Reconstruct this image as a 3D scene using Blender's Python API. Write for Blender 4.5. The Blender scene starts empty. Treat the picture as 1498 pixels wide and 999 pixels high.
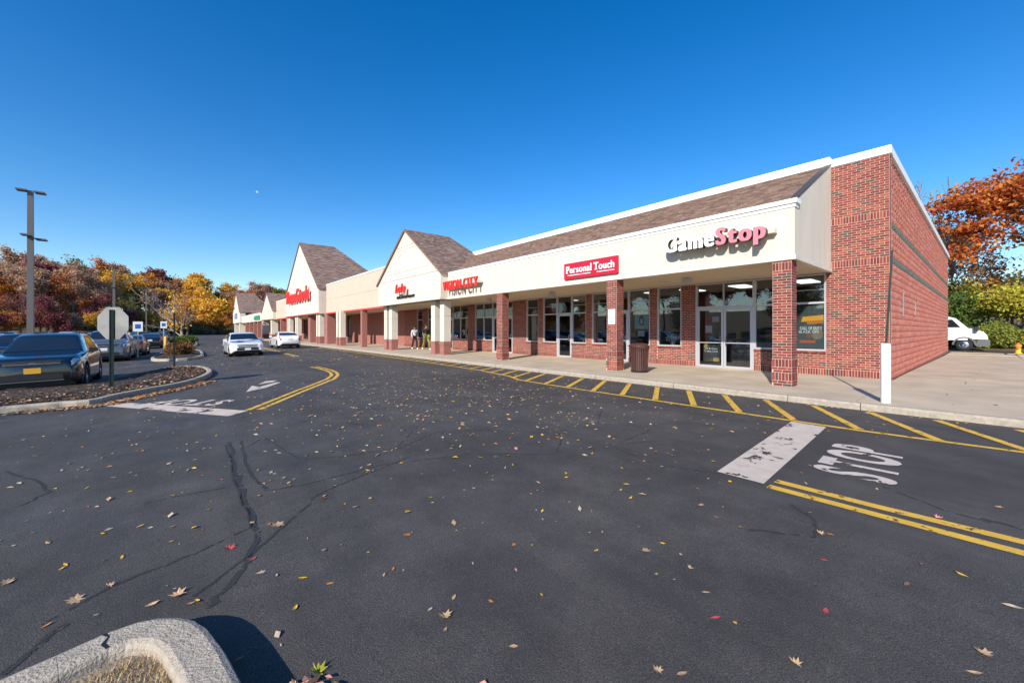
import bpy, bmesh, math, random
import numpy as np
from mathutils import Vector, Matrix
R = math.radians
random.seed(7); NR = np.random.default_rng(7)
scn = bpy.context.scene
COL = scn.collection
# ------------------------------------------------------------------ camera, sky, sun, exposure
H = 1.54; F = 583.0; CX = 749.0; HY = 483.3; AZ = R(39.87)
SA, CA = math.sin(AZ), math.cos(AZ)
cd = bpy.data.cameras.new('camera'); cam = bpy.data.objects.new('camera', cd); COL.objects.link(cam)
cd.sensor_width = 36; cd.lens = 36*F/1498; cd.shift_y = -(499.5-HY)/1498; cd.clip_start = .05; cd.clip_end = 9000
cam.location = (0, 0, H); cam.rotation_euler = (R(90), 0, -AZ)
scn.camera = cam
SUN_EL = R(29.5); SHX, SHY = math.cos(R(22)), math.sin(R(22))      # shadows fall along (SHX, SHY)
w = bpy.data.worlds.new('World'); scn.world = w; w.use_nodes = True
wn = w.node_tree.nodes; wl = w.node_tree.links
sky = wn.new('ShaderNodeTexSky'); sky.sky_type = 'NISHITA'; sky.sun_disc = False
sky.sun_elevation = SUN_EL; sky.sun_rotation = math.atan2(-SHX, -SHY)
sky.air_density = 1.0; sky.dust_density = .3; sky.ozone_density = 2.5; sky.altitude = 100
hsv = wn.new('ShaderNodeHueSaturation'); hsv.inputs['Saturation'].default_value = 1.42; hsv.inputs['Hue'].default_value = .506; hsv.inputs['Value'].default_value = 1.08
wn['Background'].inputs[1].default_value = .13
wl.new(sky.outputs[0], hsv.inputs['Color']); wl.new(hsv.outputs[0], wn['Background'].inputs[0])
sd = bpy.data.lights.new('sun', 'SUN'); sun = bpy.data.objects.new('sun', sd); COL.objects.link(sun)
sd.energy = 4.9; sd.angle = R(.53); sd.color = (1, .935, .83)
sun.rotation_euler = Vector((-SHX*math.cos(SUN_EL), -SHY*math.cos(SUN_EL), math.sin(SUN_EL))).to_track_quat('Z', 'Y').to_euler()
scn.view_settings.view_transform = 'Standard'; scn.view_settings.look = 'None'; scn.view_settings.exposure = .45

# ------------------------------------------------------------------ helpers
def gz(X):            # height of the paving: falls gently towards the parking lot and the rear lane
    if X < -6: return -.3
    if X < 4: return -.03*(4-X)
    if X > 46: return -.25
    if X > 41: return -.05*(X-41)
    return 0.
def pg(x, y, lift=0.):   # photo pixel -> point on the paving
    d = (x-CX)/F; v = (HY-y)/F; r = (SA+d*CA, CA-d*SA)
    t = (lift-H)/v
    if r[0]*t < 4:
        t = (H+.12-lift)/(.03*r[0]-v)
        if r[0]*t < -6: t = (-.3+lift-H)/v
    return (r[0]*t, r[1]*t)
MATS = {}
def mat(name, col, rough=.8, noise=0., scale=8., bump=0., bscale=60., metal=0., spec=.5, col2=None, stretch=(1, 1, 1), coat=0., objcol=False):
    if name in MATS: return MATS[name]
    m = bpy.data.materials.new(name); m.use_nodes = True; MATS[name] = m
    n = m.node_tree.nodes; l = m.node_tree.links; b = n['Principled BSDF']
    b.inputs['Roughness'].default_value = rough; b.inputs['Metallic'].default_value = metal
    b.inputs['Specular IOR Level'].default_value = spec
    if coat: b.inputs['Coat Weight'].default_value = coat; b.inputs['Coat Roughness'].default_value = .04
    c = (*col, 1)
    geo = n.new('ShaderNodeNewGeometry'); mp = n.new('ShaderNodeMapping'); mp.inputs['Scale'].default_value = stretch
    l.new(geo.outputs['Position'], mp.inputs['Vector'])
    if objcol:
        oi = n.new('ShaderNodeObjectInfo'); src = oi.outputs['Color']
    else:
        rg = n.new('ShaderNodeRGB'); rg.outputs[0].default_value = c; src = rg.outputs[0]
    if noise:
        t = n.new('ShaderNodeTexNoise'); t.inputs['Scale'].default_value = scale; t.inputs['Detail'].default_value = 6
        l.new(mp.outputs[0], t.inputs['Vector'])
        mx = n.new('ShaderNodeMix'); mx.data_type = 'RGBA'
        mr = n.new('ShaderNodeMapRange'); mr.inputs[1].default_value = .3; mr.inputs[2].default_value = .7
        l.new(t.outputs['Fac'], mr.inputs[0]); l.new(mr.outputs[0], mx.inputs['Factor'])
        if col2 is None:
            hs = n.new('ShaderNodeHueSaturation'); hs.inputs['Value'].default_value = 1-noise; l.new(src, hs.inputs['Color']); l.new(hs.outputs[0], mx.inputs['A'])
        else: mx.inputs['A'].default_value = (*col2, 1)
        l.new(src, mx.inputs['B']); src = mx.outputs['Result']
    l.new(src, b.inputs['Base Color'])
    if bump:
        t2 = n.new('ShaderNodeTexNoise'); t2.inputs['Scale'].default_value = bscale; t2.inputs['Detail'].default_value = 4
        l.new(mp.outputs[0], t2.inputs['Vector'])
        bp = n.new('ShaderNodeBump'); bp.inputs['Strength'].default_value = bump; bp.inputs['Distance'].default_value = .02
        l.new(t2.outputs['Fac'], bp.inputs['Height']); l.new(bp.outputs[0], b.inputs['Normal'])
    return m
def asphalt():
    m = mat('asphalt', (.05, .05, .054), .78, 0, bump=.0)
    n = m.node_tree.nodes; l = m.node_tree.links; b = n['Principled BSDF']
    geo = n.new('ShaderNodeNewGeometry')
    def nz(sc, det, st=(1, 1, 1), rough=.6):
        mp = n.new('ShaderNodeMapping'); mp.inputs['Scale'].default_value = st; l.new(geo.outputs['Position'], mp.inputs['Vector'])
        t = n.new('ShaderNodeTexNoise'); t.inputs['Scale'].default_value = sc; t.inputs['Detail'].default_value = det; t.inputs['Roughness'].default_value = rough
        l.new(mp.outputs[0], t.inputs['Vector']); return t.outputs['Fac']
    def ramp(src, a, b_, c1, c2):
        r = n.new('ShaderNodeMapRange'); r.inputs[1].default_value = a; r.inputs[2].default_value = b_; r.inputs[3].default_value = c1; r.inputs[4].default_value = c2
        l.new(src, r.inputs[0]); return r.outputs[0]
    def mul(a, b_):
        x = n.new('ShaderNodeMath'); x.operation = 'MULTIPLY'; l.new(a, x.inputs[0]); l.new(b_, x.inputs[1]); return x.outputs[0]
    broad = mul(ramp(nz(.35, 5), .32, .68, .7, 1.32), ramp(nz(1.7, 6, (1, 1, 1), .7), .36, .66, .82, 1.25))
    streak = ramp(nz(1.2, 4, (2.2, .25, 1)), .3, .7, .85, 1.15)
    fine = ramp(nz(150, 2), .35, .75, .5, 1.75)
    speck = ramp(nz(300, 1), .62, .76, 1, 2.8)
    v = mul(mul(broad, streak), mul(fine, speck))
    cm = n.new('ShaderNodeMix'); cm.data_type = 'RGBA'; cm.blend_type = 'MULTIPLY'; cm.inputs['Factor'].default_value = 1
    cm.inputs['A'].default_value = (.053, .047, .042, 1); l.new(v, cm.inputs['B']); l.new(cm.outputs['Result'], b.inputs['Base Color'])
    l.new(ramp(nz(.6, 4), .3, .7, .62, .85), b.inputs['Roughness'])
    bp = n.new('ShaderNodeBump'); bp.inputs['Strength'].default_value = .55; bp.inputs['Distance'].default_value = .012
    l.new(nz(110, 3), bp.inputs['Height']); l.new(bp.outputs[0], b.inputs['Normal'])
    return m
def worn(name, col, thr=.42, scale=5.):     # paint with worn-through holes
    m = mat(name, col, .7, .18, 6., .3, 120)
    n = m.node_tree.nodes; l = m.node_tree.links; b = n['Principled BSDF']
    geo = n.new('ShaderNodeNewGeometry'); t = n.new('ShaderNodeTexNoise'); t.inputs['Scale'].default_value = scale; t.inputs['Detail'].default_value = 8; t.inputs['Roughness'].default_value = .65
    l.new(geo.outputs['Position'], t.inputs['Vector'])
    g = n.new('ShaderNodeMath'); g.operation = 'GREATER_THAN'; g.inputs[1].default_value = thr; l.new(t.outputs['Fac'], g.inputs[0])
    l.new(g.outputs[0], b.inputs['Alpha']); return m
def glass(name, tint=(.8, .84, .85), refl=.05):
    m = bpy.data.materials.new(name); m.use_nodes = True; MATS[name] = m
    n = m.node_tree.nodes; l = m.node_tree.links; n.remove(n['Principled BSDF'])
    tr = n.new('ShaderNodeBsdfTransparent'); tr.inputs[0].default_value = (*tint, 1)
    gl = n.new('ShaderNodeBsdfGlossy'); gl.inputs['Roughness'].default_value = .01; gl.inputs[0].default_value = (.95, .97, 1, 1)
    fr = n.new('ShaderNodeFresnel'); fr.inputs[0].default_value = 1.5
    ad = n.new('ShaderNodeMath'); ad.operation = 'ADD'; ad.inputs[1].default_value = refl; ad.use_clamp = True; l.new(fr.outputs[0], ad.inputs[0])
    mx = n.new('ShaderNodeMixShader'); l.new(ad.outputs[0], mx.inputs[0]); l.new(tr.outputs[0], mx.inputs[1]); l.new(gl.outputs[0], mx.inputs[2])
    l.new(mx.outputs[0], n['Material Output'].inputs[0]); return m
def emis(name, col, s):
    m = bpy.data.materials.new(name); m.use_nodes = True; MATS[name] = m
    b = m.node_tree.nodes['Principled BSDF']; b.inputs['Base Color'].default_value = (*col, 1)
    b.inputs['Emission Color'].default_value = (*col, 1); b.inputs['Emission Strength'].default_value = s; return m
def leafmat(name, transl=.4):
    m = bpy.data.materials.new(name); m.use_nodes = True; MATS[name] = m
    n = m.node_tree.nodes; l = m.node_tree.links; b = n['Principled BSDF']; b.inputs['Roughness'].default_value = .75; b.inputs['Specular IOR Level'].default_value = .2
    oi = n.new('ShaderNodeObjectInfo'); at = n.new('ShaderNodeAttribute'); at.attribute_name = 'tone'
    hs = n.new('ShaderNodeHueSaturation')
    r1 = n.new('ShaderNodeMapRange'); r1.inputs[3].default_value = .47; r1.inputs[4].default_value = .53; l.new(at.outputs['Fac'], r1.inputs[0]); l.new(r1.outputs[0], hs.inputs['Hue'])
    r2 = n.new('ShaderNodeMapRange'); r2.inputs[3].default_value = .75; r2.inputs[4].default_value = 1.75; l.new(at.outputs['Fac'], r2.inputs[0]); l.new(r2.outputs[0], hs.inputs['Value'])
    l.new(oi.outputs['Color'], hs.inputs['Color']); l.new(hs.outputs[0], b.inputs['Base Color'])
    tl = n.new('ShaderNodeBsdfTranslucent'); l.new(hs.outputs[0], tl.inputs[0])
    mx = n.new('ShaderNodeMixShader'); mx.inputs[0].default_value = transl; l.new(b.outputs[0], mx.inputs[1]); l.new(tl.outputs[0], mx.inputs[2])
    l.new(mx.outputs[0], n['Material Output'].inputs[0]); return m

ASPH = asphalt()
CONC = mat('concrete', (.53, .43, .315), .85, .26, 1.1, .35, 70)
CURBM = mat('curb_concrete', (.43, .37, .295), .9, .3, 14., .6, 80)
YEL = worn('yellow_paint', (.72, .43, .05), .405, 9.)
WHT = worn('white_paint', (.60, .50, .42), .415, 3.0)
WORN2 = worn('worn_white_paint', (.60, .52, .45), .41, 4.5)
TAR = worn('tar_sealer', (.030, .028, .027), .46, 13.)
MORT = mat('mortar', (.60, .48, .39), .9, .15, 9., .3, 90)
BRK = [mat('brick_red', (.25, .048, .034), .85, .25, 14, .5, 90), mat('brick_deep', (.175, .032, .027), .85, .25, 14, .5, 90),
       mat('brick_orange', (.32, .08, .045), .85, .25, 14, .5, 90), mat('brick_flashed', (.085, .062, .052), .8, .3, 14, .5, 90)]
BLK = [mat('block_salmon', (.52, .165, .11), .9, .22, 9, 1., 38), mat('block_salmon_pale', (.54, .20, .15), .9, .22, 9, 1., 38), mat('block_green', (.13, .15, .125), .9, .2, 9, 1., 38)]
STUC = mat('cream_stucco', (.64, .58, .485), .9, .12, 2.5, .15, 120, stretch=(1, 1, .2))
STUW = mat('white_stucco', (.64, .59, .50), .9, .09, 1.2, .15, 120)
STUB = mat('beige_stucco', (.56, .46, .36), .9, .07, 1.2, .15, 120)
SOFF = mat('soffit_paint', (.58, .47, .32), .85, .08, 1., .1, 60)
TRIM = mat('white_metal_trim', (.82, .82, .80), .5)
REDB = mat('red_band_paint', (.50, .06, .05), .6)
ALU = mat('aluminium_frame', (.50, .51, .56), .35, metal=.35)
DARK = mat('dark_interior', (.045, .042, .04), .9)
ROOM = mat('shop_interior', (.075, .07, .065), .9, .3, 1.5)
SHING = [mat('shingle_%d' % i, c, .95, .3, 25, .6, 120) for i, c in enumerate([(.29, .19, .15), (.35, .235, .19), (.21, .135, .11), (.40, .30, .24)])]
FLASH = mat('dark_flashing', (.06, .055, .05), .5)
GLASS = glass('shop_glass'); CARGL = glass('car_glass', (.16, .2, .22), .06)
BLACK = mat('black_plastic', (.012, .012, .013), .5)
RUB = mat('tyre_rubber', (.014, .014, .015), .85)
RIM = mat('alloy_rim', (.42, .42, .44), .3, metal=.8)
PAINT = mat('car_paint', (1, 1, 1), .2, coat=1., objcol=True)
CHR = mat('chrome', (.7, .7, .72), .12, metal=1)
LAMP = mat('headlamp', (.55, .6, .65), .08, coat=1)
TAIL = mat('tail_lamp', (.35, .01, .012), .2, coat=1)
BARK = mat('bark', (.13, .10, .08), .95, .4, 6, .8, 20)
PBARK = mat('pale_bark', (.33, .28, .23), .95, .4, 6, .6, 20)
LEAF = leafmat('foliage')
MULCH = mat('mulch', (.05, .03, .022), .95, .6, 30, 1., 40)
LITTER = mat('leaf_litter', (.17, .10, .05), .95, .5, 1.5, .8, 6, col2=(.07, .06, .025))

class MB:
    def __init__(s): s.v = []; s.f = []; s.m = []
    def add(s, vs, fs, mi=0):
        o = len(s.v); s.v += [tuple(p) for p in vs]; s.f += [tuple(i+o for i in f) for f in fs]; s.m += [mi]*len(fs); return s
    def box(s, x0, x1, y0, y1, z0, z1, mi=0):
        return s.add([(x0, y0, z0), (x1, y0, z0), (x1, y1, z0), (x0, y1, z0), (x0, y0, z1), (x1, y0, z1), (x1, y1, z1), (x0, y1, z1)],
                     [(3, 2, 1, 0), (4, 5, 6, 7), (0, 1, 5, 4), (1, 2, 6, 5), (2, 3, 7, 6), (3, 0, 4, 7)], mi)
    def prism(s, poly, axis, a, b, mi=0):     # polygon in the plane normal to axis ('x','y','z'), extruded from a to b
        n = len(poly)
        def P(p, t): return {'x': (t, p[0], p[1]), 'y': (p[0], t, p[1]), 'z': (p[0], p[1], t)}[axis]
        vs = [P(p, a) for p in poly]+[P(p, b) for p in poly]
        fs = [tuple(range(n))[::-1], tuple(range(n, 2*n))]+[(i, (i+1) % n, n+(i+1) % n, n+i) for i in range(n)]
        return s.add(vs, fs, mi)
    def tube(s, pts, rad, n=8, mi=0, caps=True):
        pts = [Vector(p) for p in pts]; rings = []
        for i, p in enumerate(pts):
            t = (pts[min(i+1, len(pts)-1)]-pts[max(i-1, 0)]).normalized()
            u = t.cross(Vector((0, 0, 1)) if abs(t.z) < .95 else Vector((1, 0, 0))).normalized(); v2 = t.cross(u)
            r = rad[i] if isinstance(rad, (list, tuple)) else rad
            rings.append([p+(u*math.cos(2*math.pi*k/n)+v2*math.sin(2*math.pi*k/n))*r for k in range(n)])
        vs = [q for r in rings for q in r]; fs = []
        for i in range(len(rings)-1):
            for k in range(n): fs.append((i*n+k, i*n+(k+1) % n, (i+1)*n+(k+1) % n, (i+1)*n+k))
        if caps: fs += [tuple(range(n))[::-1], tuple(range((len(rings)-1)*n, len(rings)*n))]
        return s.add(vs, fs, mi)
    def lathe(s, prof, n=20, axis='z', c=(0, 0, 0), mi=0):
        vs = []; fs = []; m = len(prof)
        for k in range(n):
            a = 2*math.pi*k/n
            for r, h in prof:
                p = {'z': (r*math.cos(a), r*math.sin(a), h), 'x': (h, r*math.cos(a), r*math.sin(a))}[axis]
                vs.append((p[0]+c[0], p[1]+c[1], p[2]+c[2]))
        for k in range(n):
            for i in range(m-1): fs.append((k*m+i, ((k+1) % n)*m+i, ((k+1) % n)*m+i+1, k*m+i+1))
        return s.add(vs, fs, mi)
    def ribbon(s, pts, wd, z, mi=0):            # flat strip along a ground polyline
        pts = [Vector((p[0], p[1], 0)) for p in pts]; vs = []; n = len(pts)
        for i, p in enumerate(pts):
            t = (pts[min(i+1, n-1)]-pts[max(i-1, 0)]).normalized(); u = Vector((-t.y, t.x, 0))
            for sg in (-1, 1):
                q = p+u*sg*wd/2; vs.append((q.x, q.y, gz(q.x)+z))
        return s.add(vs, [(2*i, 2*i+1, 2*i+3, 2*i+2) for i in range(n-1)], mi)
def origin(o):
    v = Vector((0, 0, 0))
    while o: v = v+o.location; o = o.parent
    return v
def mesh(name, mb, mats, smooth=False):
    me = bpy.data.meshes.new(name); me.from_pydata(mb.v, [], mb.f)
    for m in (mats if isinstance(mats, (list, tuple)) else [mats]): me.materials.append(m)
    if any(mb.m): me.polygons.foreach_set('material_index', mb.m)
    if smooth: me.polygons.foreach_set('use_smooth', [True]*len(me.polygons))
    return me
def fixn(me):
    bm = bmesh.new(); bm.from_mesh(me); bmesh.ops.recalc_face_normals(bm, faces=bm.faces); bm.to_mesh(me); bm.free()
def put(name, mb, mats, parent=None, smooth=False, loc=None, kind=None):   # mesh coordinates are world coordinates unless loc is given
    if loc is None and parent is not None:
        o0 = origin(parent); mb.v = [(x-o0.x, y-o0.y, z-o0.z) for x, y, z in mb.v]
    me = mesh(name, mb, mats, smooth); fixn(me)
    o = bpy.data.objects.new(name, me); COL.objects.link(o); o.parent = parent
    if loc is not None: o.location = loc
    if kind: o['kind'] = kind
    return o
def link(name, me, parent=None, loc=(0, 0, 0)):
    o = bpy.data.objects.new(name, me); COL.objects.link(o); o.parent = parent; o.location = loc; return o
def tag(o, label, cat, group=None):
    o['label'] = label; o['category'] = cat
    if group: o['group'] = group
    return o
def thing(name, label, cat, loc=(0, 0, 0), rz=0, group=None):
    o = bpy.data.objects.new(name, None); COL.objects.link(o); o.location = loc; o.rotation_euler = (0, 0, rz); o.empty_display_size = .2
    return tag(o, label, cat, group)
def struct(name, mb, mats, parent=None):
    o = put(name, mb, mats, parent)
    if parent is None: o['kind'] = 'structure'
    return o
def dup(o, parent=None):
    c = o.copy(); COL.objects.link(c); c.parent = parent
    for ch in list(o.children): dup(ch, c)
    return c
GLY = {}
def glyphs(chars, off=0., ext=.05, bev=0., shear=0.):
    made = []
    for ch in set(chars):
        k = (ch, off, ext, bev, shear)
        if ch == ' ' or k in GLY: continue
        cu = bpy.data.curves.new('glyph', 'FONT'); cu.body = ch; cu.offset = off; cu.extrude = ext; cu.bevel_depth = bev; cu.shear = shear; cu.resolution_u = 4
        ob = bpy.data.objects.new('glyph', cu); COL.objects.link(ob); made.append((k, ob, cu))
    bpy.context.view_layer.update(); dg = bpy.context.evaluated_depsgraph_get()
    for k, ob, cu in made: GLY[k] = bpy.data.meshes.new_from_object(ob.evaluated_get(dg))
    for k, ob, cu in made: bpy.data.objects.remove(ob); bpy.data.curves.remove(cu)
def letters(txt, width, height, M, mats, parent, off=.02, ext=.05, shear=0., gap=.08, colf=None, name='letter', serif=False, bold=0.):
    """one mesh per letter; M maps (x right, y up, z out) to the world, text fitted to width x cap height"""
    glyphs(txt, off, ext, 0, shear); items = []; x = 0.
    for ch in txt:
        if ch == ' ': x += .32; continue
        g = GLY[(ch, off, ext, 0, shear)]; co = np.empty(len(g.vertices)*3); g.vertices.foreach_get('co', co); co = co.reshape(-1, 3)
        a, b = co[:, 0].min(), co[:, 0].max(); items.append((ch, g, co, x-a)); x += b-a+gap
    sx = width/(x-gap); sy = height/.73; P0 = origin(parent)
    for i, (ch, g, co, ox) in enumerate(items):
        c = co.copy(); c[:, 0] = (c[:, 0]+ox)*sx; c[:, 1] *= sy
        mb = MB(); mb.v = [tuple(M @ Vector(p)-P0) for p in c]; mb.f = [tuple(p.vertices) for p in g.polygons]
        mb.m = [0 if abs(p.normal.z) > .5 else (len(mats)-1) for p in g.polygons]
        if bold:
            f0, m0 = list(mb.f), list(mb.m); mb.v = []; mb.f = []; mb.m = []
            for q_, sh in enumerate((-bold, 0, bold)):
                k0 = len(mb.v); mb.v += [tuple(M @ (Vector(p)+Vector((sh*sx, 0, .0012*q_)))-P0) for p in c]; mb.f += [tuple(i_+k0 for i_ in f_) for f_ in f0]; mb.m += m0
        if serif and ch in 'PTrl':
            a, b = c[:, 0].min(), c[:, 0].max(); e = .07*(b-a)
            hs = height*.09
            for yy in ((0, hs),)+(((height-hs, height),) if ch in 'HPTndhl' and ch not in 'n' else ()):
                q = len(mb.v); z = ext*1.04
                vs = [(a-e, yy[0], -ext), (b+e, yy[0], -ext), (b+e, yy[1], -ext), (a-e, yy[1], -ext), (a-e, yy[0], z), (b+e, yy[0], z), (b+e, yy[1], z), (a-e, yy[1], z)]
                if ch in 'PTlr' and yy[0] == 0:
                    cxm = {'P': a+.25*(b-a), 'T': (a+b)/2, 'l': (a+b)/2, 'r': a+.3*(b-a)}[ch]; hw = .3*(b-a) if ch != 'l' else .9*(b-a)
                    vs = [(cxm+(hw if v[0] > (a+b)/2 else -hw), v[1], v[2]) for v in vs]
                mb.v += [tuple(M @ Vector(v)-P0) for v in vs]; mb.f += [tuple(t+q for t in f) for f in [(3, 2, 1, 0), (4, 5, 6, 7), (0, 1, 5, 4), (1, 2, 6, 5), (2, 3, 7, 6), (3, 0, 4, 7)]]; mb.m += [0]*6
        me = mesh(name, mb, [colf(i) if colf else mats[0]]+list(mats[1:]))
        o = bpy.data.objects.new(name, me); COL.objects.link(o); o.parent = parent
def faceM(X, Y, z):   # writing plane facing -X, x axis to the right as read (towards -Y)
    return Matrix(((0, 0, -1, X), (-1, 0, 0, Y), (0, 1, 0, z), (0, 0, 0, 1)))

# ------------------------------------------------------------------ ground, pavement, kerbs, paint
xs = [-500, -60, -6, -3, 0, 4, 9, 12, 41, 46, 60, 500]; ys = [-300, -20, 0, 10, 30, 60, 120, 600]
mb = MB(); mb.add([(x, y, gz(x)) for x in xs for y in ys], [(i*8+j, (i+1)*8+j, (i+1)*8+j+1, i*8+j+1) for i in range(11) for j in range(7)])
ground = struct('ground', mb, ASPH)
# hill with leaf litter under the trees
mb = MB(); nx, ny = 40, 24
def hill_z(X, Y):
    q = max(0, X+25); e = Y-min(126+.4*q+.035*q*q, 180) if X < 45 else -1e3
    e2 = -X-62-.0*Y
    e3 = X-57
    v = max(e, e2, e3 if Y < 120 else -1e3)
    return gz(X)-.3+min(max(v, 0)*.14, 9.) if v > -6 else gz(X)-.6
gxs = list(np.linspace(-220, 240, 93)); gys = list(np.linspace(-120, 330, 91))
mb.add([(x, y, hill_z(x, y)+.25) for x in gxs for y in gys], [(i*91+j, (i+1)*91+j, (i+1)*91+j+1, i*91+j+1) for i in range(92) for j in range(90)])
hill = struct('wooded_hill', mb, LITTER)
for p in hill.data.polygons: p.use_smooth = True
def sw_z(X): return .125+.01*min(max(X-10.3, 0), 5)-.0075*max(X-17, 0)
# sidewalk: bedding + slabs
mb = MB(); mb.box(10.3, 15.4, 1.7, 140, -.1, .10); mb.box(10.3, 40.8, -9, 1.7, -.1, -.03)
walk = struct('sidewalk', mb, CONC)
def slab(x0, x1, y0, y1, parent):
    g = .006; m = MB(); z = random.uniform(-.002, .002)
    m.add([(x0+g, y0+g, .05), (x1-g, y0+g, .05), (x1-g, y1-g, .05), (x0+g, y1-g, .05)]+[(x, y, sw_z(x)+z) for x, y in((x0+g, y0+g), (x1-g, y0+g), (x1-g, y1-g), (x0+g, y1-g))],
          [(4, 5, 6, 7), (0, 1, 5, 4), (1, 2, 6, 5), (2, 3, 7, 6), (3, 0, 4, 7)])
    put('slab', m, CONC, parent)
y = 1.7
while y < 60:
    L = 2.4 if y < 30 else 5.
    slab(10.3, 12.7, y, y+L, walk); slab(12.7, 15.2, y, y+L, walk); y += L
slab(10.3, 15.2, y, 138, walk)
for i in range(9):
    xa = 10.3+i*3.4
    for j, (ya, yb) in enumerate(((-1.1, 1.7), (-4., -1.1), (-8.9, -4.))): slab(xa, min(xa+3.4, 40.8), ya, yb, walk)
# kerbs
def kerb(path, wd, h, parent, seg=None, mats=CURBM, closed=False, name='kerb_stone', skip=()):
    pts = [Vector((p[0], p[1], 0)) for p in path]; n = len(pts)
    prof = [(0, -.05), (0, h*.72), (.015, h*.93), (.04, h), (wd-.03, h), (wd-.008, h*.93), (wd, h*.8), (wd, -.05)]
    rows = []
    for i, p in enumerate(pts):
        a = pts[(i-1) % n] if closed else pts[max(i-1, 0)]; b = pts[(i+1) % n] if closed else pts[min(i+1, n-1)]
        t = (b-a).normalized(); u = Vector((-t.y, t.x, 0))
        rows.append([((p+u*q).x, (p+u*q).y, gz((p+u*q).x)+z) for q, z in prof])
    for i in range(n if closed else n-1):
        if i in skip: continue
        m = MB(); k = len(prof); A, B = rows[i], rows[(i+1) % n]; g = .004
        A2 = [tuple(Vector(a).lerp(Vector(b), g)) for a, b in zip(A, B)]; B2 = [tuple(Vector(a).lerp(Vector(b), 1-g)) for a, b in zip(A, B)]
        m.add(A2+B2, [(j, j+1, k+j+1, k+j) for j in range(k-1)]+[tuple(range(k))[::-1], tuple(range(k, 2*k))])
        put(name, m, mats, parent, smooth=False)
kb = [(10.12, yy) for yy in list(np.arange(60, 1.9, -2.6))]
kb = [(10.12, 138), (10.12, 90)]+kb+[(10.12, 1.6), (10.2, -.4), (10.28, -3), (10.3, -9)]
kroot = MB(); kroot.box(10.2, 10.29, -9, 138, -.1, .05)
kerbo = struct('kerb', kroot, CURBM)
kerb(kb, .18, .13, kerbo)
# yellow lines
mk = MB()
mk.ribbon([(8.2, -3.), (8.2, -.4), (8.03, 1.3), (8.02, 4), (8.04, 8), (8.12, 9.4), (8.5, 10.3), (8.9, 12.6), (9.2, 18), (9.45, 28), (9.58, 40), (9.6, 70), (9.6, 130)], .11, .004)
lane = struct('yellow_edge_line', mk, YEL)
for i in range(-2, 42):
    y0 = .42+.865*i; x0 = 8.1 if y0 < 9 else 8.1+min((y0-9)*.22, .85) if y0 < 13 else 8.97+min((y0-13)*.02, .5)
    if x0 > 9.5: continue
    k = (9.95-x0)/1.9
    s = MB(); s.ribbon([(x0, y0), (9.95, y0+1.05*k)], .12, .007); put('hatch_stripe', s, YEL, lane)
mk = MB(); mk.ribbon([(4.68, 1.4), (4.68, .6), (4.72, -.3), (4.75, -3)], .11, .004); mk.ribbon([(4.47, 1.4), (4.47, .6), (4.48, -.3), (4.5, -3)], .11, .004)
struct('double_yellow_line', mk, YEL)
cv = [(1.07, 9.7), (1.7, 10.65), (2.29, 11.57), (3.0, 12.6), (3.6, 13.5), (4.0, 14.4), (4.22, 15.3), (4.33, 16.3), (4.33, 17.3), (4.25, 18.3)]
mk = MB(); mk.ribbon(cv, .11, .004); mk.ribbon([(x+.2, y_-.1 if y_ < 14 else y_) for x, y_ in cv], .11, .004)
mk.ribbon([(5.2, 26), (5.45, 34), (5.6, 45), (5.7, 60)], .11, .004); mk.ribbon([(5.42, 26), (5.67, 34), (5.82, 45), (5.92, 60)], .11, .004)
struct('curved_double_yellow_line', mk, YEL)
def flat(name, polys, m, z=.005):
    k = MB()
    for p in polys: k.add([(x, y_, gz(x)+z) for x, y_ in p], [tuple(range(len(p)))])
    return struct(name, k, m)
flat('stop_bar', [[(4.5, 1.45), (4.5, 1.9), (7.93, 2.14), (7.9, 1.66)]], WHT)
flat('stop_bar', [[(-1.5, 13.1), (-.85, 12.75), (1.07, 9.62), (.72, 9.3)]], WHT)
flat('lane_arrow', [[(1.35, 12.5), (1.62, 13.75), (1.75, 13.3), (2.3, 14.0), (2.38, 13.85), (1.85, 12.95)], [(1.8, 13.9), (2.1, 14.6), (2.4, 14.5), (2.2, 14.1)]], WORN2)
def road_text(txt, ox, oy, ax, ay, wd, ht, name):
    glyphs(txt, .032, 0, 0, 0); x = 0; parts = []
    for ch in txt:
        g = GLY[(ch, .032, 0, 0, 0)]; co = np.array([v.co for v in g.vertices]); a, b = co[:, 0].min(), co[:, 0].max(); parts.append((g, co, x-a)); x += b-a+.12
    k = MB()
    for g, co, o_ in parts:
        vs = []
        for c in co:
            u = (c[0]+o_)/(x-.12)*wd; v = c[1]/.73*ht
            X = ox+ax[0]*u+ay[0]*v; Y = oy+ax[1]*u+ay[1]*v; vs.append((X, Y, gz(X)+.006))
        k.add(vs, [tuple(p.vertices) for p in g.polygons])
    return struct(name, k, WORN2)
road_text('STOP', 5.42, .62, (1, .06), (-.02, 1), 1.5, .66, 'stop_lettering')
road_text('STOP', 1.02, 11.25, (-.80, .92), (-.75, -.66), 1.55, .62, 'stop_lettering')
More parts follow.
